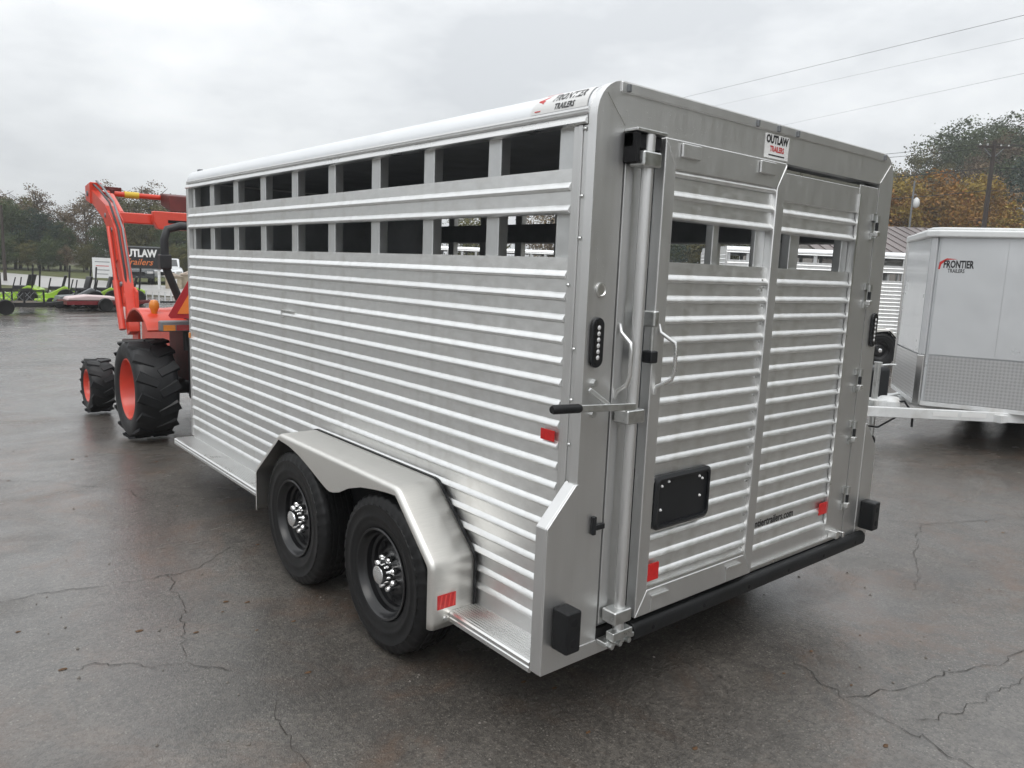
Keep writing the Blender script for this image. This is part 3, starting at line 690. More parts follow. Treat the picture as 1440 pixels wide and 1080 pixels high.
# black plate holder
PX0, PX1, PZ0, PZ1 = .366, .720, .752, .968
def rrect(x0, x1, z0, z1, r_, n=6):
    o = []
    for cx_, cz_, a0 in ((x1-r_, z1-r_, 0), (x0+r_, z1-r_, 90), (x0+r_, z0+r_, 180), (x1-r_, z0+r_, 270)):
        o += [(cx_+r_*math.cos(R(a0+k*90/n)), cz_+r_*math.sin(R(a0+k*90/n))) for k in range(n+1)]
    return o
ph = MB(); a_ = rrect(PX0, PX1, PZ0, PZ1, .03); b_ = rrect(PX0+.012, PX1-.012, PZ0+.012, PZ1-.012, .022); c_ = rrect(PX0+.02, PX1-.02, PZ0+.02, PZ1-.02, .018)
nn = len(a_)
ph.add([(x, -.034, z) for x, z in a_]+[(x, -.052, z) for x, z in a_]+[(x, -.060, z) for x, z in b_]+[(x, -.058, z) for x, z in c_]+[(x, -.0495, z) for x, z in c_],
    [(i+k*nn, (i+1) % nn+k*nn, (i+1) % nn+(k+1)*nn, i+(k+1)*nn) for k in range(4) for i in range(nn)]+[tuple(range(4*nn, 5*nn))])
ph = ph.build('plate_holder', 'black_plastic', sl, smooth=40)
for x, z in ((.41, .925), (.45, .938), (.41, .83), (.645, .932), (.665, .920), (.655, .85)):
    MB().lathe([(.0005, -.006), (.004, -.005), (.006, 0)], (x, -.0500, z), 'y', 10).build('screw', 'sticker_white', ph)

# small things on the side wall and the stickers
MB().box(-.0145, -.0110, .118, .19, 1.115, 1.155).build('reflector', 'red_reflector', T)
MB().box(-.016, -.0005, 2.345, 2.50, 1.428, 1.434).box(-.016, -.0005, 2.49, 2.50, 1.385, 1.434).build('side_hook', 'alu_bright', T)
MB().box(-.018, -.010, L-.02, L+.012, 1.105, 1.145).build('amber_marker', 'amber_lens', T, .003)
def on_roof(y0):
    def fn(u, v):
        s = (v)/ (RC*math.pi/2); x, z = roof_pt(min(max(s, 0), 1)); a = s*math.pi/2
        return (x-.0035*math.cos(a), y0-u, z+.0035*math.sin(a))
    return fn
stk = MB(); nS = 8; vs = []
for i in range(nS+1):
    s = .03+.87*i/nS; x, z = roof_pt(s); a = s*math.pi/2
    sh = .035*i/nS
    vs += [(x-.0025*math.cos(a), .335-sh, z+.0025*math.sin(a)), (x-.0025*math.cos(a), .045, z+.0025*math.sin(a))]
stk.add(vs, [(2*i, 2*i+1, 2*i+3, 2*i+2) for i in range(nS)])
stk = stk.build('roof_sticker', 'sticker_white', T, smooth=60)
text('brand_lettering', 'FRONTIER', .046, 'ink_black', stk, lambda u, v: on_roof(.150)(u, v+.058), bold=.0016, shear=.25, sx=.74)
text('brand_lettering', 'TRAILERS', .028, 'ink_black', stk, lambda u, v: on_roof(.160)(u, v+.020), bold=.001, shear=.25, sx=.85)
sw_ = MB(); f_ = on_roof(.310); pts = [(0, .012), (.03, .012), (.036, .045), (.055, .075), (.085, .105), (.055, .105), (.022, .088), (.006, .055)]
sw_.add([f_(u, v) for u, v in pts], [tuple(range(len(pts)))]); sw_.build('red_swoosh', 'ink_red', stk)
bx('dealer_sticker', 'sticker_white', T, .980, 1.160, -.0056, -.0041, 2.224, 2.320)
text('dealer_lettering', 'OUTLAW', .044, 'ink_black', T, lambda u, v: (1.068+u, -.0066, 2.298+v), bold=.0022, sx=.86)
text('dealer_lettering', 'TRAILERS', .031, 'ink_red', T, lambda u, v: (1.07+u, -.0066, 2.261+v), bold=.001, sx=.82)
MB().box(1.01, 1.13, -.0066, -.0058, 2.234, 2.239).build('dealer_underline', 'ink_black', T)

# ------------------------------------------------------------------ the orange tractor in front of the trailer
TX, TY = .80, 5.78
K = tag(empty('tractor', (TX, TY, 0)), 'orange compact tractor with raised loader arms parked ahead of the trailer', 'tractor')
def lug_mesh(wd, th, ht):
    vs = []
    for z, k in ((0, 1.), (ht, .72)):
        vs += [(-wd/2, -th/2*k*1.0, z-.012), (wd/2, -th/2*k*1.18, z-(.010 if z else .012)), (wd/2, th/2*k*1.18, z-(.010 if z else .012)), (-wd/2, th/2*k, z-.012)]
    return MB().add(vs, [(3,2,1,0),(4,5,6,7),(0,1,5,4),(1,2,6,5),(2,3,7,6),(3,0,4,7)]).mesh('lug', 'lug_rubber')
def farm_wheel(x, y, Rr, wd, rimr, nl, flip):
    hw = wd/2; rc = Rr-.030
    rim = MB().lathe([(rimr+.012, -hw*.80), (rimr+.012, -hw*.86), (rimr, -hw*.88), (rimr-.015, -hw*.74), (rimr-.02, -hw*.25), (rimr*.80, -hw*.02), (rimr*.62, .0), (rimr*.45, -.02), (rimr*.30, -.03), (.04, -.05), (.001, -.05)], n=40)
    rim.lathe([(rimr+.012, -hw*.8), (rimr+.012, hw*.8)], n=40)
    ro = link('wheel', rim.mesh('wheel', 'tractor_orange', 40), K, loc=(x, y, Rr-.004), rot=(0, 0, R(180) if flip else 0))
    pr = [(rimr+.005, -hw*.80), (rimr+.03, -hw*.93), (rimr+(rc-rimr)*.45, -hw), (rc-.04, -hw*.97), (rc-.012, -hw*.86), (rc, -hw*.6), (rc+.004, 0), (rc, hw*.6), (rc-.012, hw*.86), (rc-.04, hw*.97), (rimr+(rc-rimr)*.45, hw), (rimr+.03, hw*.93), (rimr+.005, hw*.8)]
    link('tyre', MB().lathe(pr, n=56).mesh('tyre', 'lug_rubber', 40), ro)
    lm = lug_mesh(wd*.49, Rr*.19, .020)
    for s_ in (-1, 1):
        for k in range(nl):
            a = 2*math.pi*(k+(.5 if s_ > 0 else 0))/nl
            M = Matrix.Rotation(a, 4, 'X') @ Matrix.Translation((s_*wd*.245, 0, rc+.002)) @ Matrix.Rotation(s_*R(26), 4, 'Z')
            if s_ < 0: M = M @ Matrix.Rotation(R(180), 4, 'Z')
            o = link('lug', lm, ro); o.matrix_local = M
    MB().lathe([(.05, -.06), (.05, -.085), (.001, -.09)], n=16).build('hub_cap', 'tractor_orange', ro, smooth=40)
    bm2 = MB().lathe([(.0005, -.034), (.012, -.033), (.014, -.012)], n=6).mesh('wheel_bolt', 'grey_steel')
    for k in range(8): link('wheel_bolt', bm2, ro, loc=(-.004, rimr*.5*math.cos(k*.785), rimr*.5*math.sin(k*.785)))
for s_ in (-1, 1):
    farm_wheel(s_*.730, 0, .482, .37, .275, 15, s_ > 0)
    farm_wheel(s_*.840, 1.46, .308, .24, .165, 13, s_ > 0)
bx('transmission', 'tractor_black', K, -.24, .24, -.40, 1.1, .32, .78, bevel=.03)
MB().tube([(-.7, 0, .48), (.7, 0, .48)], .075, 12).build('rear_axle', 'tractor_black', K, smooth=50)
MB().tube([(-.8, 1.46, .31), (.8, 1.46, .31)], .05, 12).build('front_axle', 'tractor_black', K, smooth=50)
hd = MB().prism([(.55, .70), (.55, 1.16), (.9, 1.18), (1.7, 1.10), (1.93, .98), (1.95, .66)], -.27, .27, 'yz').build('hood', 'tractor_orange', K, .05, seg=3)
bx('grille', 'tractor_black', hd, -.2, .2, 1.94, 1.97, .70, .95, bevel=.01)
bx('dashboard', 'tractor_black', K, -.24, .24, .42, .58, .75, 1.24, bevel=.03)
MB().lathe([(.17, 0), (.178, .012), (.17, .024), (.162, .012)], (0, .30, 1.30), 'z', 28, closed=True).tube([(0, .5, 1.15), (0, .30, 1.31)], .02, 8).build('steering_wheel', 'tractor_black', K, smooth=60)
MB().box(-.23, .23, -.28, .18, .82, .92).prism([(-.30, .90), (-.20, .90), (-.26, 1.28), (-.36, 1.28)], -.22, .22, 'yz').build('seat', 'tractor_black', K, .03)
bx('step_floor', 'tractor_black', K, -.55, .55, .30, .75, .46, .50, bevel=.01)
for s_ in (-1, 1):
    arc = [(math.cos(a), math.sin(a)) for a in [R(52+k*10) for k in range(9)]]
    fm = MB(); r0, r1 = .55, .565
    pts = [(.02+.60*c, .55+.68*s) for c, s in arc]; pin = [(.02+.575*c, .55+.655*s) for c, s in arc]
    fm.prism(pts+pin[::-1], s_*.40, s_*.80, 'yz')
    fd = fm.build('mudguard', 'tractor_orange', K, .008)
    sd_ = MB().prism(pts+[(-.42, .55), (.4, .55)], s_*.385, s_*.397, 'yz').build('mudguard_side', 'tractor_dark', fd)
    MB().lathe([(.001, .10), (.028, .095), (.042, .07), (.045, .03), (.03, .0), (.02, -.05)], (s_*.68, -.16, 1.215), 'z', 14).build('amber_lamp', 'amber_lens', K, smooth=50)
    tl = bx('tail_lamp', 'grey_steel', K, min(s_*.72, s_*.46), max(s_*.72, s_*.46), -.50, -.40, 1.05, 1.145, bevel=.015)
    MB().box(min(s_*.70, s_*.60), max(s_*.70, s_*.60), -.506, -.50, 1.06, 1.11).build('indicator_lens', 'amber_lens', tl); MB().box(min(s_*.59, s_*.48), max(s_*.59, s_*.48), -.506, -.50, 1.06, 1.11).build('brake_lens', 'red_lens', tl)
    MB().tube([(s_*.34, -.42, .40), (s_*.30, -.85, .36)], .03, 8).build('lift_arm', 'tractor_black', K, smooth=50)
    # loader: upright, arm, cylinder
    xa = s_*.70
    MB().prism([(.46, .55), (.70, .55), (.68, 1.30), (.60, 1.40), (.50, 1.36)], xa-.035*s_, xa+.06*s_*-1, 'yz').build('loader_upright', 'tractor_arm', K, .01)
    am = MB()
    path = [(.50, .95), (.70, 1.42), (.95, 1.90), (1.25, 2.12), (1.98, 2.36)]
    wdt = [.055, .075, .095, .085, .06]
    P2 = [Vector(p) for p in path]; lo = []; hi = []
    for i, p in enumerate(P2):
        d = (P2[min(i+1, 4)]-P2[max(i-1, 0)]).normalized(); nn = Vector((-d.y, d.x)); hi.append(tuple(p+nn*wdt[i])); lo.append(tuple(p-nn*wdt[i]))
    am.prism(hi+lo[::-1], xa-.045, xa+.045, 'yz'); arm = am.build('loader_arm', 'tractor_arm', K)
    for e in (-1, 1):
        MB().prism([(.80, 1.66), (.90, 1.62), (1.12, 1.92), (1.30, 2.05), (1.22, 2.20), (.96, 2.05)], xa+e*.0455, xa+e*.052, 'yz').build('gusset_plate', 'tractor_orange', arm)
    MB().tube([(xa-.02, .62, 1.36), (xa-.02, .66, 1.54), (xa-.02, .86, 1.96), (xa-.02, 1.18, 2.23), (xa-.02, 1.6, 2.38), (xa-.02, 1.9, 2.46)], .011, 8).build('hydraulic_line', 'tractor_black', arm, smooth=60)
    MB().tube([(xa+.02, .62, 1.36), (xa+.02, .66, 1.55), (xa+.02, .86, 1.97), (xa+.02, 1.18, 2.24), (xa+.02, 1.6, 2.40), (xa+.02, 1.9, 2.49)], .011, 8).build('hydraulic_line', 'grey_steel', arm, smooth=60)
    bc = MB().tube([(xa-.09*s_, 1.18, 2.12), (xa-.09*s_, 1.58, 2.32)], .032, 12).build('bucket_cylinder', 'tractor_arm', K, smooth=50); MB().tube([(xa-.09*s_, 1.58, 2.32), (xa-.09*s_, 1.92, 2.385)], .016, 10).build('cylinder_rod', 'chrome', bc, smooth=50)
    for (yy, zz) in ((.98, 1.95), (1.22, 2.10), (.70, 1.42)): MB().lathe([(.0005, -.062), (.022, -.060), (.026, -.045)], (xa, yy, zz), 'x', 12).build('pivot_bolt', 'grey_steel', arm)
    MB().tube([(xa+.078*s_, .58, .98), (xa+.078*s_, .78, 1.45)], .032, 12).tube([(xa+.078*s_, .78, 1.45), (xa+.078*s_, 1.00, 1.98)], .02, 10).build('lift_cylinder', 'tractor_arm', K, smooth=50)
    MB().prism([(1.86, 2.24), (2.06, 2.28), (2.08, 2.44), (1.84, 2.47)], xa-.06, xa+.06, 'yz').build('arm_end_bracket', 'tractor_orange', arm, .01)
    MB().tube([(xa-.07, 1.95, 2.35), (xa+.07, 1.95, 2.35)], .03, 12).build('pivot_pin', 'grey_steel', arm, smooth=50)
    MB().lathe([(.0005, -.052), (.05, -.050), (.055, -.045)], (xa, .62, 1.28), 'x', 14).build('pivot_cap', 'tractor_arm', arm)
    MB().box(xa-.05, xa-.0455, .59, .66, 1.08, 1.20).build('decal', 'ink_white', arm)
    MB().tube([(s_*.42, -.24, .85), (s_*.43, -.24, 1.18), (s_*.52, -.24, 1.42), (s_*.595, -.24, 1.62), (s_*.60, -.24, 1.86), (s_*.57, -.24, 1.95), (s_*.46, -.24, 1.985), (0, -.24, 1.985)], .036, 12).build('roll_bar', 'tractor_black', K, smooth=50)
    MB().cbox((s_*.60, -.24, 1.66), (.10, .10, .13)).build('roll_bar_hinge', 'tractor_black', K, .012)
MB().box(-.66, .66, 1.13, 1.25, 2.03, 2.14).build('cross_tube', 'tractor_arm', K, .015)
cb = MB().prism([(-.34, 2.06), (-.30, 1.985), (.30, 1.985), (.34, 2.06), (.34, 2.17), (-.34, 2.17)], 1.02, 1.12, 'xz').build('cross_plate', 'tractor_arm', K, .012)
bx('slot', 'liner', cb, -.20, .0, 1.012, 1.022, 2.055, 2.085)
MB().tube([(-.66, 1.93, 2.37), (.66, 1.93, 2.37)], .030, 10).build('upper_cross_tube', 'tractor_orange', K, smooth=50)
MB().tube([(-.40, 1.93, 2.37), (-.25, 1.93, 2.37)], .038, 10).build('yellow_band', 'yellow_paint', K, smooth=50)
MB().box(-.72, -.40, 2.02, 2.08, 2.38, 2.45).box(-.55, -.50, 1.9, 2.04, 2.36, 2.42).build('coupler_frame', 'tractor_dark', K, .01)
MB().prism([(1.55, 2.20), (1.9, 2.28), (1.93, 2.42), (1.6, 2.38)], -.02, .30, 'yz').build('valve_box', 'tractor_dark', K, .012)
MB().tube([(-.35, -.3, 1.25), (-.45, -.2, 1.12), (-.35, -.1, 1.0)], .012, 8).build('hose', 'rubber', K, smooth=60)
smv = MB().prism([(-.68, 1.20), (-.66, 1.175), (-.22, 1.175), (-.20, 1.20), (-.42, 1.585), (-.46, 1.585)], -.585, -.578, 'xz').build('hazard_triangle', 'smv_red', K)
MB().prism([(-.605, 1.215), (-.275, 1.215), (-.44, 1.50)], -.590, -.5855, 'xz').build('hazard_centre', 'smv_orange', smv)
bx('triangle_bracket', 'tractor_black', K, -.46, -.42, -.578, -.36, 1.10, 1.30)
bx('rear_panel', 'tractor_black', K, -.48, .34, -.50, -.42, .42, 1.12, bevel=.03)
bx('drawbar', 'tractor_black', K, -.05, .05, -.75, -.3, .28, .33)
BXX = tag(empty('metal_box', (.70, 5.02, 0)), 'pale grey metal box on the ground between the tractor and trailer nose', 'box')
bx('box_body', 'pale_box', BXX, -.36, .32, -.14, .14, .05, .32, bevel=.01); bx('box_lid', 'pale_box', BXX, -.37, .33, -.15, .15, .322, .345, bevel=.006); bx('skid', 'grey_steel', BXX, -.40, .36, -.12, .12, 0, .05)

# ------------------------------------------------------------------ silver enclosed trailer on the right
Q = tag(empty('enclosed_trailer', (6.70, 1.56, 0), R(-16.8)), 'silver enclosed cargo trailer with pointed nose, tread plate and white roof edge', 'trailer')
HW, VD, ZB, ZT = .996, .836, .47, 2.24
plan = [(.03, -.04), (VD, -HW), (4.6, -HW), (4.6, HW), (VD, HW), (.03, .04)]
MB().prism([(x+.012 if x < 2 else x, y*.985) for x, y in plan], ZB, ZT, 'xy').build('body_shell', 'silver_skin', Q)
def face_panel(p0, p1, z0, z1, mt, name, parent, out=.004, uv=False, bow=0.):
    a = Vector((*p0, 0)); b = Vector((*p1, 0)); d = (b-a).normalized(); n = Vector((d.y, -d.x, 0)); mb = MB()
    q = [a, b, b+n*out, a+n*out]
    me = MB().prism([(v.x, v.y) for v in q], z0, z1, 'xy').mesh(name, mt)
    if uv:
        ul = me.uv_layers.new(name='UVMap')
        for lp in me.loops:
            co = me.vertices[lp.vertex_index].co; ul.data[lp.index].uv = ((Vector((co.x, co.y, 0))-a).dot(d), co.z)
    o = link(name, me, parent); return o
def lerp2(a, b, t): return (a[0]+(b[0]-a[0])*t, a[1]+(b[1]-a[1])*t)
NA, NB = (.03, -.04), (VD, -HW)
for a, b in ((NB, NA), ((.03, .04), (VD, HW))):
    pass
for (a, b) in ((NA, NB), ((VD, HW), (.03, .04))):
    for t0, t1 in ((.02, .4994), (.5006, .98)):
        face_panel(lerp2(a, b, t0), lerp2(a, b, t1), 1.0, ZT-.02, 'silver_skin', 'skin_panel', Q)
    face_panel(lerp2(a, b, .03), lerp2(a, b, .97), ZB+.03, .985, 'treadplate', 'stone_guard', Q, .007, True)
    face_panel(lerp2(a, b, .0), lerp2(a, b, 1), ZB-.02, ZB+.025, 'white_frame', 'bottom_trim', Q, .016)
for k in range(4):
    x0 = VD+.01+k*.94; face_panel((x0, -HW), (x0+.93, -HW), ZB+.03, ZT-.02, 'silver_skin', 'skin_panel', Q); face_panel((x0+.93, HW), (x0, HW), ZB+.03, ZT-.02, 'silver_skin', 'skin_panel', Q)
MB().box(.012, .036, -.036, .036, .99, ZT-.02).build('nose_cap', 'silver_skin', Q, .008); MB().box(.006, .036, -.042, .042, ZB-.02, .985).build('nose_post', 'alu_bright', Q, .008)
for s_ in (-1, 1): MB().tube([(VD, s_*HW, ZB), (VD, s_*HW, ZT)], .022, 10).build('corner_trim', 'alu_bright', Q, smooth=50)
rp0 = [(-.03, -.07), (VD-.02, -HW-.025), (4.63, -HW-.025), (4.63, HW+.025), (VD-.02, HW+.025), (-.03, .07)]
MB().prism(rp0, ZT-.02, ZT+.055, 'xy').build('roof_edge', 'white_paint', Q, .02, seg=3)
MB().prism([(x*.985+.05, y*.93) for x, y in rp0], ZT+.05, ZT+.085, 'xy').build('roof', 'white_paint', Q, .03, seg=3)
MB().bar((-1.10, 0, .43), (.95, -.80, .40), .06, .10).bar((-1.10, 0, .43), (.95, .80, .40), .06, .10).box(.4, .5, -.7, .7, .36, .44).build('tongue', 'white_frame', Q, .006)
bx('chassis', 'white_frame', Q, .85, 4.5, -.82, .82, .35, .45)
MB().box(-1.32, -1.02, -.07, .07, .40, .52).lathe([(.07, 0), (.06, .06), (.001, .075)], (-1.32, 0, .45), 'z', 16).build('coupler', 'white_frame', Q, .01)
jk = MB().tube([(-.60, 0, .14), (-.60, 0, .90)], .032, 14).tube([(-.60, 0, .90), (-.60, 0, .915)], .042, 14).tube([(-.60, 0, .88), (-.52, -.10, .90), (-.50, -.14, .90)], .010, 8).box(-.70, -.50, -.06, .06, .40, .52).build('jack', 'zinc', Q, smooth=40)
MB().tube([(-.60, 0, .05), (-.60, 0, .15)], .026, 12).lathe([(.001, -.025), (.06, -.02), (.075, 0), (.06, .02), (.001, .025)], (-.60, 0, .075), 'y', 18).build('jack_wheel', 'rubber', jk, smooth=40)
MB().box(-.66, -.36, -.09, .09, .41, .53).lathe([(.12, -.10), (.12, .03), (.09, .07), (.001, .075)], (-.42, -.03, .48), 'z', 18).build('jack_mount', 'white_frame', Q, .015)
MB().box(-.52, -.24, .12, .44, .47, .84).build('battery_box', 'black_plastic', Q, .05, seg=3)
MB().tube([(-.55, -.05, .50), (-.35, -.16, .52), (-.28, -.22, .40), (-.30, -.24, .26)], .012, 8).tube([(-.9, -.02, .40), (-.75, -.06, .26), (-.6, -.08, .24), (-.4, -.14, .36)], .010, 8).build('safety_cable', 'rubber', Q, smooth=60)
for k in range(2):
    x0 = .02+k*.25; a = Vector((-1.10, 0)); b = Vector((.95, -.80)); d = (b-a).normalized(); n = Vector((d.y, -d.x)); s0 = .98+k*.30; p = a+d*s0+n*.0315; q = a+d*(s0+.26)+n*.0315
    face_panel(tuple(p), tuple(q), .40, .445, 'sticker_white', 'warning_sticker', Q, .002)
for s_ in (-1, 1):
    for x in (2.25, 3.05):
        wh = link('wheel', rim_m, Q, loc=(x, s_*.86, TR-.004), rot=(0, 0, R(90) if s_ < 0 else R(-90))); link('tyre', tyre_m, wh)
vd = (Vector(NB)-Vector(NA)).normalized(); vn = Vector((vd.y, -vd.x))
def onV(s0, z0, off=.0052):
    def fn(u, v):
        p = Vector(NA)+vd*(s0+u)+vn*off; return (p.x, p.y, z0+v)
    return fn
text('brand_lettering', 'FRONTIER', .105, 'ink_black', Q, onV(.20, 1.945), bold=.004, sx=.56)
text('brand_lettering', 'TRAILERS', .056, 'ink_black', Q, onV(.185, 1.88), bold=.001, sx=.66)
fn = onV(.02, 1.925); q = [(0, -.03), (.017, -.03), (.025, .02), (.07, .066), (.17, .076), (.07, .084), (.008, .045)]
MB().add([fn(u, v) for u, v in q], [tuple(range(len(q)))]).build('red_swoosh', 'ink_red', Q)

# ------------------------------------------------------------------ two more livestock trailers beyond
SK = ('rivets', 'lug_nut', 'vent_hole', 'bolt', 'screw', 'diode', 'weld_seam', 'brand_lettering', 'dealer', 'website', 'red_swoosh', 'roof_sticker', 'flange_clip', 'plate_holder', 'hinge_block', 'slot')
T2 = copy_tree(T, None, SK); T2.location = (14.75, 4.70, 0); T2.rotation_euler = (0, 0, R(49.5)); T2['label'] = 'bright livestock trailer glimpsed beyond the rear gate, behind the silver trailer'; T2['group'] = 'livestock trailers parked beyond'
T3 = copy_tree(T, None, SK); T3.location = (15.7, 16.6, 0); T3.rotation_euler = (0, 0, R(49.5)); T3['label'] = 'distant livestock trailer glimpsed only through the side openings'; T3['group'] = 'livestock trailers parked beyond'

# ------------------------------------------------------------------ building, house, poles and wires on the right
B = tag(empty('metal_roofed_shed', (41.5, 14.6, 0), R(-40)), 'long low shed with brown ribbed metal roof beyond the trailers', 'building')
bx('wall', 'shed_wall', B, -9, 11, -5.8, 5.8, 0, 2.9)
for x0, x1 in ((10.6, 10.98), (-8.98, -8.6)): MB().prism([(-5.8, 2.9), (5.8, 2.9), (0, 4.55)], x0, x1, 'yz').build('gable', 'shed_wall', B)
slope = [(-.25, 0), (-.25, .05), (-.22, .05), (-.20, .012), (.25, .012), (.25, 0)]
pm = {}
for s_ in (-1, 1):
    vs = [(u, s_*6.3, 2.80+h) for u, h in slope]+[(u, s_*.02, 4.62+h) for u, h in slope]; n = len(slope)
    pm[s_] = MB().add(vs, [tuple(range(n))[::-1], tuple(range(n, 2*n))]+[(i, (i+1) % n, n+(i+1) % n, n+i) for i in range(n)]).mesh('roof_panel', 'brown_roof')
    for k in range(40): link('roof_panel', pm[s_], B, loc=(-8.75+k*.505, 0, 0))
bx('door', 'white_paint', B, -2, 1, -5.86, -5.81, .0, 2.5)
HS = tag(empty('house', (69.5, 18.6, 0), R(-40)), 'pale house with grey roof showing above the silver trailer', 'house')
bx('wall', 'white_paint', HS, -1.5, 7, -4, 4, 0, 6.0)
MB().prism([(-4.6, 5.9), (4.6, 5.9), (0, 8.0)], -2.0, 7.5, 'yz').build('roof', 'grey_shingle', HS)
for k in range(4):
    wn = bx('window', 'white_frame', HS, -1.0+k*1.3, -.2+k*1.3, -4.06, -4.0, 4.6, 5.7); bx('pane', 'glass', wn, -.93+k*1.3, -.27+k*1.3, -4.075, -4.062, 4.66, 5.64)
def utility_pole(loc, h, arm_dir, label, arms=True, rad=.14):
    p = tag(empty('utility_pole', loc), label, 'utility pole', 'wooden utility poles')
    MB().tube([(0, 0, 0), (0, 0, h)], [rad*1.15, rad*.8], 12).build('pole', 'pole_wood', p, smooth=50)
    d = Vector(arm_dir).normalized()
    if arms:
        MB().bar(tuple(-d*.95+Vector((0, 0, h-.35))), tuple(d*.95+Vector((0, 0, h-.35))), .10, .12).build('crossarm', 'pole_wood', p)
        for t in (-.85, -.4, .4, .85): MB().lathe([(.03, 0), (.05, .05), (.03, .10), (.001, .13)], tuple(d*t+Vector((0, 0, h-.29))), 'z', 10).build('insulator', 'white_paint', p, smooth=50)
        MB().bar(tuple(-d*.6+Vector((0, 0, h-.4))), (0, 0, h-1.0), .04, .04).bar(tuple(d*.6+Vector((0, 0, h-.4))), (0, 0, h-1.0), .04, .04).build('brace', 'grey_steel', p)
    return p
utility_pole((49.0, 15.6, 0), 10.15, (.78, -.62, .0), 'tall wooden utility pole with crossarm before the wooded hill')
utility_pole((3.75, 46.5, 0), 3.9, (.78, -.62, 0), 'short wooden pole at the left edge before the dark trees', False, .075)
YL = tag(empty('yard_light', (42.4, 17.05, 0)), 'slim post with white yard light before the orange trees', 'lamp post')
MB().tube([(0, 0, 0), (0, 0, 7.3)], [.07, .045], 10).build('post', 'grey_steel', YL, smooth=50)
MB().lathe([(.04, .32), (.14, .22), (.18, .05), (.17, -.16), (.08, -.23), (.001, -.24)], (.16, -.14, 6.1), 'z', 16).build('lamp_globe', 'white_paint', YL, smooth=50)
MB().tube([(0, 0, 6.5), (.10, -.08, 6.6), (.16, -.14, 6.5)], .025, 8).build('bracket', 'grey_steel', YL, smooth=50)
def wire(a, b, sag, r_, label):
    P = []
    for k in range(25):
        t = k/24; p = Vector(a).lerp(Vector(b), t); p.z -= sag*4*t*(1-t); P.append(p)
    return tag(MB().tube(P, r_, 6).build('power_line', 'wire', None, smooth=60), label, 'wire', 'overhead wires')
def ext(a, b, t0, t1):
    a = Vector(a); b = Vector(b); return tuple(a.lerp(b, t0)), tuple(a.lerp(b, t1))
wire(*ext((45.64, 40, 14.54), (25.49, 5.78, 9.97), -.3, 1.6), .0, .007, 'topmost of three thin wires crossing the upper right sky')
wire(*ext((49.93, 36.43, 14.87), (25.44, 5.68, 9.28), -.3, 1.6), .0, .004, 'middle of three thin wires crossing the upper right sky')
wire(*ext((49.75, 36.05, 12.22), (25.37, 5.54, 8.27), -.3, 1.6), .0, .004, 'lowest of three thin wires crossing the upper right sky')
for t, dz, lb in ((-.85, 0, 'left outer wire running to the crossarm of the tall pole'), (.85, 0, 'right outer wire running to the crossarm of the tall pole'), (0, -1.3, 'upper dark cable below the crossarm of the tall pole'), (0, -2.6, 'lower dark cable below the crossarm of the tall pole')):
    p0 = Vector((49.0, 15.6, 9.93+dz))+Vector((.78, -.62, 0))*t
    wire(tuple(p0+Vector((-16, 28, -.6))), tuple(p0), .8, .022 if dz else .014, lb+', beyond it'); wire(tuple(p0), tuple(p0+Vector((14, -30, 1.2))), .8, .022 if dz else .014, lb+', this side of it')

# ------------------------------------------------------------------ wooded hill and trees
hv = []; hf = []; nx, ny = 40, 40
def hill_h(x, y):
    d = math.hypot(x+1.9, y+1.8); t = min(max((d-72)/55, 0), 1); t = t*t*(3-2*t)
    az = math.degrees(math.atan2(x+1.9, y+1.8)); k = min(max((az-40)/25, 0), 1); k = k*k*(3-2*k)
    return t*k*(6.2+max(0, (az-64.5))*1.02)-.03
for j in range(ny+1):
    for i in range(nx+1):
        x = 40+i*6.; y = -90+j*6.; hv.append((x, y, hill_h(x, y)-.02))
for j in range(ny):
    for i in range(nx): hf.append((j*(nx+1)+i, j*(nx+1)+i+1, (j+1)*(nx+1)+i+1, (j+1)*(nx+1)+i))
me = bpy.data.meshes.new('hill'); me.from_pydata(hv, [], hf); me.materials.append(MATS['earth']); me.polygons.foreach_set('use_smooth', [True]*len(me.polygons)); tag(link('hill', me), kind='structure')
def crown_mesh(name, mt, seed, rx, zc, rz, ncl, npl, leaf, crad, sparse=0.):
    rd = random.Random(seed); vs = []; fs = []
    for c in range(ncl):
        while True:
            p = Vector((rd.uniform(-1, 1), rd.uniform(-1, 1), rd.uniform(-1, 1)))
            if .30+sparse < p.length < 1: break
        lump = 1+.34*math.sin(5*p.x+seed)*math.sin(4*p.z+seed)+.24*math.sin(4*p.y+7*p.z+seed*2)
        cx_, cy_, cz_ = p.x*rx*lump, p.y*rx*lump, zc+p.z*rz*(1+.12*math.sin(6*p.x+seed*3))
        cr = crad*rd.uniform(.45, 1.1)
        for k in range(npl):
            q = Vector((rd.gauss(0, .5), rd.gauss(0, .5), rd.gauss(0, .38)))*cr; o = Vector((cx_, cy_, cz_))+q
            a = Vector((rd.gauss(0, 1), rd.gauss(0, 1), rd.gauss(0, 1))).normalized(); b = a.cross(Vector((rd.gauss(0, 1), rd.gauss(0, 1), rd.gauss(0, .6)))).normalized()
            s = leaf*rd.uniform(.5, 1.3); i = len(vs); vs += [o-a*s, o+b*s*.6, o+a*s, o-b*s*.6]; fs.append((i, i+1, i+2, i+3))
    me = bpy.data.meshes.new(name); me.from_pydata([tuple(v) for v in vs], [], fs); me.materials.append(MATS[mt]); return me
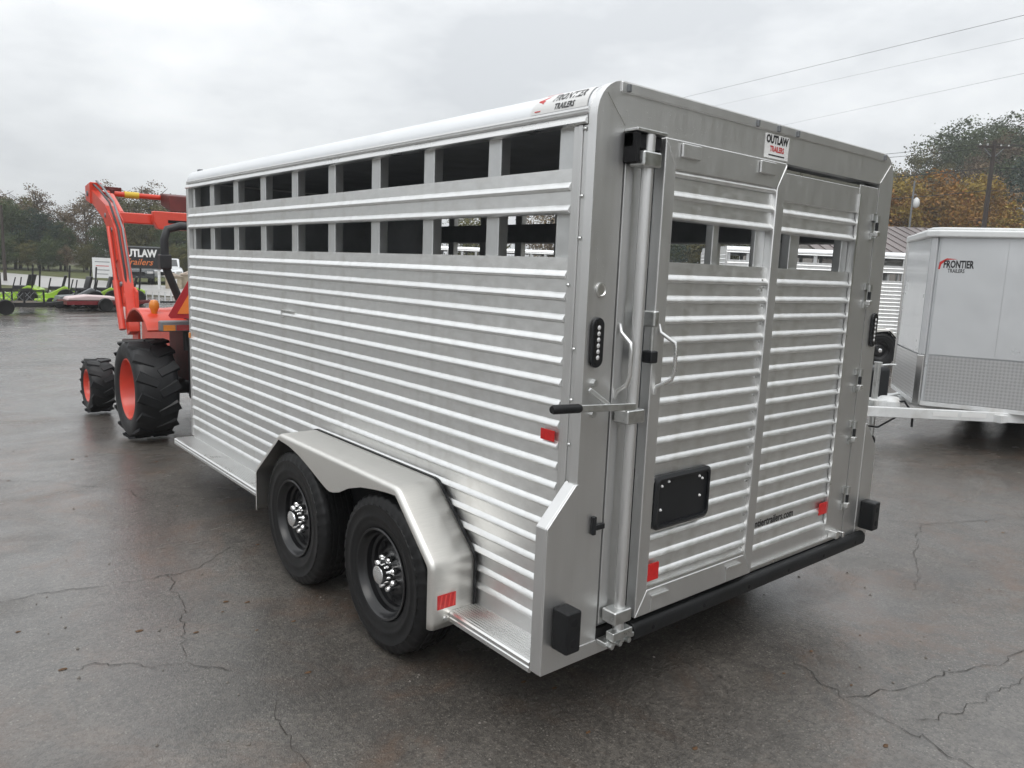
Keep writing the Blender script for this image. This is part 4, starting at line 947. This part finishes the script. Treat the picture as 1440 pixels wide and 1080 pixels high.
def trunk_mesh(seed, h, r_, spread, nb):
    rd = random.Random(seed); mb = MB(); P = [(rd.gauss(0, .04)*k, rd.gauss(0, .04)*k, h*k/6) for k in range(7)]; mb.tube(P, [r_*(1-.12*k) for k in range(7)], 8)
    for k in range(nb):
        t = rd.uniform(.3, 1.); i = min(5, int(t*6)); p = Vector(P[i]).lerp(Vector(P[i+1]), t*6-i) if i < 6 else Vector(P[6]); a = rd.uniform(0, 6.28); ln = spread*rd.uniform(.6, 1.1)
        q1 = p+Vector((math.cos(a)*ln*.5, math.sin(a)*ln*.5, ln*.45)); q2 = p+Vector((math.cos(a)*ln, math.sin(a)*ln, ln*.8))
        mb.tube([p, q1, q2], [r_*.4, r_*.25, r_*.08], 6)
    return mb.mesh('trunk', 'bark', 50)
TREES = []
KINDS = {}   # every kind is modelled about 10 m tall
for nm, mt, args, tr in (('orange', 'leaf_orange', (11, 2.9, 5.6, 4.2, 150, 95, .115, 1.0), (1, 6.5, .20, 2.2, 12)), ('gold', 'leaf_gold', (12, 2.7, 5.6, 4.2, 150, 95, .115, 1.0), (2, 6.5, .20, 2.2, 12)),
        ('green', 'leaf_green', (13, 3.1, 5.6, 4.4, 160, 100, .115, 1.0), (3, 6.5, .22, 2.2, 12)), ('olive', 'leaf_olive', (14, 3.0, 5.4, 4.3, 150, 95, .115, 1.0), (4, 6.5, .2, 2.2, 12)),
        ('brown', 'leaf_brown', (15, 2.8, 6.0, 3.9, 120, 60, .10, .9, .1), (5, 8.5, .18, 2.4, 26)), ('evergreen', 'leaf_evergreen', (16, 2.6, 5.4, 4.5, 170, 95, .11, .9), (6, 8, .2, 1.6, 10))):
    KINDS[nm] = (crown_mesh('crown', mt, *args), trunk_mesh(*tr))
def tree(x, y, h, kind, label, grp, wide=1., z=None):
    t = empty('tree', (x, y, hill_h(x, y)-.05 if z is None else z), random.uniform(0, 6.28)); s = h/10.
    t.scale = (s*wide, s*wide, s)
    link('trunk', KINDS[kind][1], t); link('crown', KINDS[kind][0], t); TREES.append((math.degrees(math.atan2(x+1.9, y+1.8)), t, label)); return tag(t, label, 'tree', grp)
random.seed(21)
desc = {'orange': 'orange-leaved autumn tree', 'gold': 'golden autumn tree', 'green': 'dark green leafy tree', 'olive': 'olive green tree', 'brown': 'thin brown-leaved tree', 'evergreen': 'blackish evergreen tree'}
# low orange belt at the foot of the hill
for i, (x, y, h, k, wd) in enumerate([(57.0, 30.5, 9.6, 'gold', 1.1), (60.0, 27.6, 10.0, 'orange', 1.1), (62.0, 26.0, 9.8, 'gold', 1.15), (63.6, 23.8, 10.2, 'orange', 1.15), (65.2, 22.6, 10.0, 'gold', 1.1), (67.0, 21.6, 9.6, 'orange', 1.05), (70.8, 24.0, 11.4, 'brown', 1.0), (73.5, 20.5, 10.6, 'evergreen', 1.1), (76.0, 17.5, 10.4, 'olive', 1.1), (78, 14.0, 10.5, 'green', 1.1), (59.0, 31.5, 5.0, 'olive', 1.2), (64.0, 22.4, 5.6, 'gold', 1.2), (61.0, 25.4, 5.4, 'orange', 1.2), (71.5, 18.5, 7.0, 'evergreen', 1.1)]):
    tree(x, y, h, k, desc[k]+' at the foot of the hill', 'low trees at the foot of the hill, '+k, wd)
for row, (dist, h0) in enumerate(((84, 10), (96, 11), (110, 11.5))):
    az = 50.0
    while az < 84:
        d = dist+random.uniform(-4, 4); a = R(az+random.uniform(-1, 1)); x = -1.9+d*math.sin(a); y = -1.8+d*math.cos(a)
        k = random.choice(['green', 'green', 'evergreen', 'olive', 'brown', 'brown', 'olive']) if az < 73 else random.choice(['green', 'evergreen', 'olive', 'brown', 'brown'])
        tree(x, y, h0*random.uniform(.85, 1.1), k, desc[k]+' on the hillside', 'hillside trees, '+k, random.uniform(1.0, 1.25)); az += random.uniform(1.5, 2.1) if az > 62 else random.uniform(2.6, 3.4)
# the tree line across the road on the left
left = [(-2, 82, 6.8, 'olive'), (1.5, 80, 6.9, 'green'), (4.8, 79.0, 6.3, 'olive'), (7.0, 78.2, 7.0, 'brown'), (8.4, 76.5, 6.2, 'olive'), (10.0, 77.8, 7.0, 'brown'), (5.6, 74.0, 5.6, 'green'), (7.6, 73.0, 5.4, 'green'), (9.4, 72.0, 4.9, 'evergreen'), (10.6, 71.6, 3.9, 'green'), (11.3, 73.6, 5.2, 'brown'),
    (13.6, 77.0, 6.4, 'brown'), (15.0, 73.6, 7.6, 'brown'), (16.4, 71.2, 6.9, 'olive'), (17.9, 71.0, 7.7, 'brown'), (19.6, 68.4, 6.6, 'olive'), (14.2, 69.6, 4.2, 'green'), (16.0, 67.4, 5.0, 'olive'), (18.2, 65.6, 4.6, 'green'), (20.4, 64.0, 5.2, 'olive'), (12.9, 70.6, 2.6, 'olive'), (23, 63, 6.5, 'green'), (26, 61, 6.8, 'olive'), (30, 58, 7, 'brown'), (34, 56, 7, 'green'), (39, 52, 7.5, 'olive'), (44, 48, 8, 'brown'), (49, 43, 9, 'green'), (53, 37, 9, 'olive'),
    (-6, 84, 7, 'green'), (-11, 86, 7, 'olive'), (-17, 87, 7, 'green'), (-24, 88, 7.5, 'brown')]
left += [(x_, y_, h_, k_) for x_, y_, h_, k_ in ((5.0, 70.5, 2.6, 'olive'), (6.6, 70.2, 3.0, 'green'), (8.0, 69.6, 2.4, 'olive'), (9.3, 69.0, 2.7, 'green'), (10.6, 68.6, 2.1, 'brown'), (11.7, 68.4, 2.3, 'olive'), (14.6, 66.5, 2.6, 'olive'), (16.2, 64.9, 2.5, 'green'), (17.7, 63.6, 2.6, 'olive'), (19.2, 62.4, 2.5, 'green'), (3.2, 72.0, 2.8, 'green'))]
for x, y, h, k in left:
    tree(x, y, h, k, desc[k]+' in the tree line across the road', 'trees across the road, '+k, 1.15, 0)

random.seed(33); az = 88.0  # unseen tree ring, added to darken the horizon the metal reflects
while az < 352:
    d = random.uniform(34, 52); a = R(az); k = random.choice(['green', 'olive', 'brown', 'gold', 'evergreen', 'olive'])
    tree(-1.9+d*math.sin(a), -1.8+d*math.cos(a), random.uniform(5.5, 8.5), k, desc[k]+' in the unseen belt added round the lot', 'unseen trees added round the lot, '+k, 1.2, 0); az += random.uniform(4.5, 7)
ORD = ['first', 'second', 'third', 'fourth', 'fifth', 'sixth', 'seventh', 'eighth', 'ninth', 'tenth', 'eleventh', 'twelfth', 'thirteenth', 'fourteenth', 'fifteenth']
by = {}
for az, t, lb in sorted(TREES, key=lambda q: q[0]):
    if 15.5 < az < 64.5 or az > 74.8 or az < 6.0:
        t['label'] = lb.split(' tree')[0]+' tree out of sight behind the large trailer or past the frame'; t['group'] = 'trees hidden behind the large trailer, '+lb.split(' tree')[0]
    else: by.setdefault(lb, []).append(t)
for lb, ts in by.items():
    for i, t in enumerate(ts):
        if len(ts) > 1: t['label'] = lb+', '+ORD[i]+' from left'

# ------------------------------------------------------------------ across the lot on the left
SG = tag(empty('dealer_sign', (8.66, 39.75, 0), R(-40)), 'black sign with white OUTLAW and orange script lettering beside the road', 'sign')
bx('panel', 'sign_black', SG, -1.12, 1.02, -.06, .06, .98, 2.0, bevel=.01)
bx('frame', 'grey_steel', SG, -1.15, 1.05, -.075, .075, 2.0, 2.06); bx('frame', 'grey_steel', SG, -1.15, 1.05, -.075, .075, .92, .98)
for x in (-1.0, .95): bx('post', 'white_frame', SG, x-.05, x+.05, -.05, .05, 0, .92)
text('sign_lettering', 'OUTLAW', .50, 'ink_white', SG, lambda u, v: (-.05+u, -.064, 1.70+v), bold=.022, sx=.86)
text('sign_lettering', 'Trailers', .44, 'ink_orange', SG, lambda u, v: (-.05+u, -.064, 1.27+v), bold=.004, shear=.35, sx=1.05)
WS = tag(empty('roadside_board', (8.15, 45.2, 0), R(-38)), 'white letter board on short legs beside the road', 'sign')
bx('board', 'white_paint', WS, -.55, .55, -.05, .05, .28, 1.38, bevel=.01)
for k, ww in enumerate((.8, .7, .75, .6)): bx('lettering_line', 'grey_steel' if k != 1 else 'ink_red', WS, -ww/2, ww/2, -.054, -.051, 1.14-k*.22, 1.18-k*.22)
for x in (-.45, .45): bx('leg', 'grey_steel', WS, x-.03, x+.03, -.03, .03, 0, .28)
def car(name, loc, rz, body, label, pickup=False):
    c = tag(empty(name, loc, rz), label, 'car', 'vehicles parked across the road')
    # length along y, nose at -y
    pr = [(-2.2, .35), (-2.25, .62), (-2.1, .82), (-1.1, .95), (1.95, .98), (2.2, .9), (2.25, .4)]
    MB().prism(pr, -.88, .88, 'yz').build('body', body, c, .08, seg=3)
    cb_ = [(-1.15, .93), (-.45, 1.48), (.45, 1.52), (.75, .95)] if pickup else [(-1.2, .93), (-.5, 1.46), (.95, 1.48), (1.8, .95)]
    ca = MB().prism(cb_, -.74, .74, 'yz').build('cabin', body, c, .06, seg=3)
    a, b_ = Vector(cb_[0]), Vector(cb_[1]); nn = Vector((-(b_-a).y, (b_-a).x)).normalized()
    p = a.lerp(b_, .15)+nn*.006; q_ = a.lerp(b_, .9)+nn*.006
    MB().add([(-.64, p.x, p.y), (.64, p.x, p.y), (.60, q_.x, q_.y), (-.60, q_.x, q_.y)], [(0, 1, 2, 3)]).build('windscreen', 'glass', ca)
    for s_ in (-1, 1):
        MB().prism([(cb_[0][0]+.35, 1.0), (cb_[1][0]+.05, 1.40), (cb_[2][0]-.05, 1.42), (cb_[3][0]-.3, 1.0)], s_*.742, s_*.746, 'yz').build('side_window', 'glass', ca)
        bx('headlight', 'clear_lens', c, min(s_*.8, s_*.5), max(s_*.8, s_*.5), -2.262, -2.2, .62, .74)
        for y in (-1.35, 1.35): MB().lathe([(.18, -.1), (.31, -.1), (.33, -.06), (.33, .06), (.31, .1), (.18, .1), (.10, -.09), (.001, -.09)], (s_*.80, y, .33), 'x', 20).build('wheel', 'tyre', c, smooth=40)
    bx('grille', 'liner', c, -.4, .4, -2.258, -2.2, .5, .7)
    return c
car('pickup_truck', (10.0, 46.0, 0), R(-12), 'car_dark', 'dark pickup facing the lot under the black sign', True)
car('parked_car', (12.1, 47.6, 0), R(-14), 'car_white', 'white car facing the lot right of the dark pickup')
def shed(loc, rz, wd, dp, h, label):
    s = tag(empty('storage_shed', loc, rz), label, 'shed', 'tan storage sheds'); bx('wall', 'tan_wall', s, -wd/2, wd/2, -dp/2, dp/2, 0, h)
    MB().prism([(-wd/2-.08, h), (wd/2+.08, h), (0, h+wd*.22)], -dp/2-.08, dp/2+.08, 'xz').build('roof', 'tan_roof', s); bx('door', 'white_frame', s, -.16, .16, -dp/2-.02, -dp/2, 0, h*.8); return s
shed((10.2, 39.6, 0), R(-15), .75, .8, .62, 'small tan shed nearest the black sign post'); shed((11.3, 40.2, 0), R(-15), 1.05, .9, .70, 'wider tan shed beside the trailer front edge')
# stake fence at the lot edge
FN = tag(empty('stake_fence', (2.0, 26.6, 0)), 'row of short pale stakes along the far edge of the lot', 'fence')
pk = MB().box(-.022, .022, -.02, .02, 0, .44).mesh('picket', 'white_frame')
for k in range(34): link('picket', pk, FN, loc=(k*.205-.6, random.uniform(-.02, .02), random.uniform(-.05, .03)))
bx('rail', 'sign_black', FN, -.7, 6.5, -.03, .03, .03, .09)
# equipment
def mower(loc, rz, paint, label):
    m_ = tag(empty('riding_mower', loc, rz), label, 'mower', 'riding mowers on the lot edge')
    MB().prism([(-.55, .20), (-.6, .5), (-.3, .62), (.1, .40), (.55, .36), (.62, .18)], -.28, .28, 'yz').build('body', paint, m_, .03); bx('cutting_deck', paint, m_, -.62, .62, -.05, .5, .12, .24, bevel=.03)
    MB().box(-.22, .22, -.25, .12, .50, .60).prism([(-.30, .58), (-.22, .58), (-.32, .95), (-.40, .95)], -.22, .22, 'yz').build('seat', 'tractor_black', m_, .02)
    for s_ in (-1, 1):
        MB().tube([(s_*.26, -.42, .5), (s_*.26, -.48, 1.25)], .025, 8).build('roll_bar', 'tractor_black', m_, smooth=50); MB().tube([(s_*.26, .15, .40), (s_*.2, .05, .85)], .018, 8).build('lever', 'tractor_black', m_)
        MB().lathe([(.001, -.08), (.12, -.08), (.25, -.09), (.27, -.06), (.27, .06), (.25, .09), (.12, .08), (.001, .08)], (s_*.42, -.35, .27), 'x', 20).build('wheel', 'tyre', m_, smooth=40)
        MB().lathe([(.001, -.05), (.12, -.05), (.14, -.03), (.14, .03), (.12, .05), (.001, .05)], (s_*.40, .62, .14), 'x', 16).build('wheel', 'tyre', m_, smooth=40)
    return m_
mower((1.75, 26.0, 0), R(60), 'lime', 'lime green mower behind the black mesh trailer'); mower((2.55, 25.6, 0), R(80), 'lime', 'lime green mower left of the grey mower'); mower((3.05, 24.7, 0), R(95), 'grey_steel', 'grey mower between the lime green ones'); mower((3.75, 25.2, 0), R(85), 'lime', 'lime green mower right of the grey mower'); mower((4.6, 25.6, 0), R(75), 'lime', 'lime green mower behind the maroon flat trailer')
def utility_trailer(loc, rz, ln, wd, paint, label, mesh_side, load=None):
    u = tag(empty('utility_trailer', loc, rz), label, 'trailer', 'small open trailers on the lot edge')
    bx('deck', 'deck_wood', u, -ln/2, ln/2, -wd/2, wd/2, .26, .30)
    fr_ = MB().box(-ln/2-.03, ln/2+.03, -wd/2-.04, -wd/2, .20, .31).box(-ln/2-.03, ln/2+.03, wd/2, wd/2+.04, .20, .31).box(-ln/2-.03, -ln/2, -wd/2, wd/2, .20, .31).box(ln/2, ln/2+.03, -wd/2, wd/2, .20, .31)
    fr_.build('frame', paint, u); MB().bar((ln/2, -.3, .24), (ln/2+.6, 0, .28), .05, .08).bar((ln/2, .3, .24), (ln/2+.6, 0, .28), .05, .08).build('tongue', paint, u)
    if mesh_side:
        for y in (-wd/2-.02, wd/2+.02):
            bx('top_rail', paint, u, -ln/2, ln/2, y-.02, y+.02, .60, .64)
            for k in range(5): bx('upright', paint, u, -ln/2+k*(ln-.04)/4, -ln/2+.04+k*(ln-.04)/4, y-.018, y+.018, .31, .60)
            for k in range(8):
                x0 = -ln/2+k*ln/8; MB().bar((x0, y, .32), (x0+ln/8, y, .60), .012, .012).bar((x0+ln/8, y, .32), (x0, y, .60), .012, .012).build('lattice_bar', 'grey_steel', u)
        g = MB()
        for x in (-ln/2+.35, -ln/2+.62, -ln/2+.9): g.box(x-.015, x+.015, -wd/2-.02, -wd/2+.01, .64, 1.05)
        g.box(-ln/2+.34, -ln/2+.92, -wd/2-.02, -wd/2+.01, 1.05, 1.08).build('rack', paint, u)
    for s_ in (-1, 1):
        for x in ((-.3, .35) if ln > 2.2 else (0,)): MB().lathe([(.001, -.06), (.10, -.06), (.18, -.07), (.20, -.04), (.20, .04), (.18, .07), (.001, .07)], (x, s_*(wd/2+.13), .20), 'y', 20).build('wheel', 'tyre', u, smooth=40)
    return u
utility_trailer((.75, 22.4, 0), R(8), 1.9, 1.0, 'tractor_black', 'black open trailer with lattice sides at the left edge', True)
utility_trailer((3.35, 23.3, 0), R(4), 1.9, .9, 'maroon', 'maroon flat trailer carrying a pale tarp', False)
tp = tag(MB().prism([(-.75, .305), (-.7, .40), (-.2, .46), (.5, .42), (.72, .305)], -.35, .35, 'xz').build('tarp_load', 'pale_load', None, .04), 'pale pinkish tarp bundle on the maroon trailer', 'tarp'); tp.location = (3.2, 23.3, 0)

# ------------------------------------------------------------------ damp air
hz = bpy.data.materials.new('haze'); hz.use_nodes = True; t = hz.node_tree
for nd in list(t.nodes):
    if nd.type != 'OUTPUT_MATERIAL': t.nodes.remove(nd)
pv = t.nodes.new('ShaderNodeVolumePrincipled'); pv.inputs['Color'].default_value = (.93, .95, .97, 1); pv.inputs['Density'].default_value = .0012; pv.inputs['Anisotropy'].default_value = .0
t.links.new(pv.outputs['Volume'], t.nodes['Material Output'].inputs['Volume']); MATS['haze'] = hz
hb = tag(MB().box(-610, 910, -610, 910, -1.1, 34).build('haze', 'haze', None), 'thin damp haze filling the air over the whole lot', 'haze', kind='stuff')
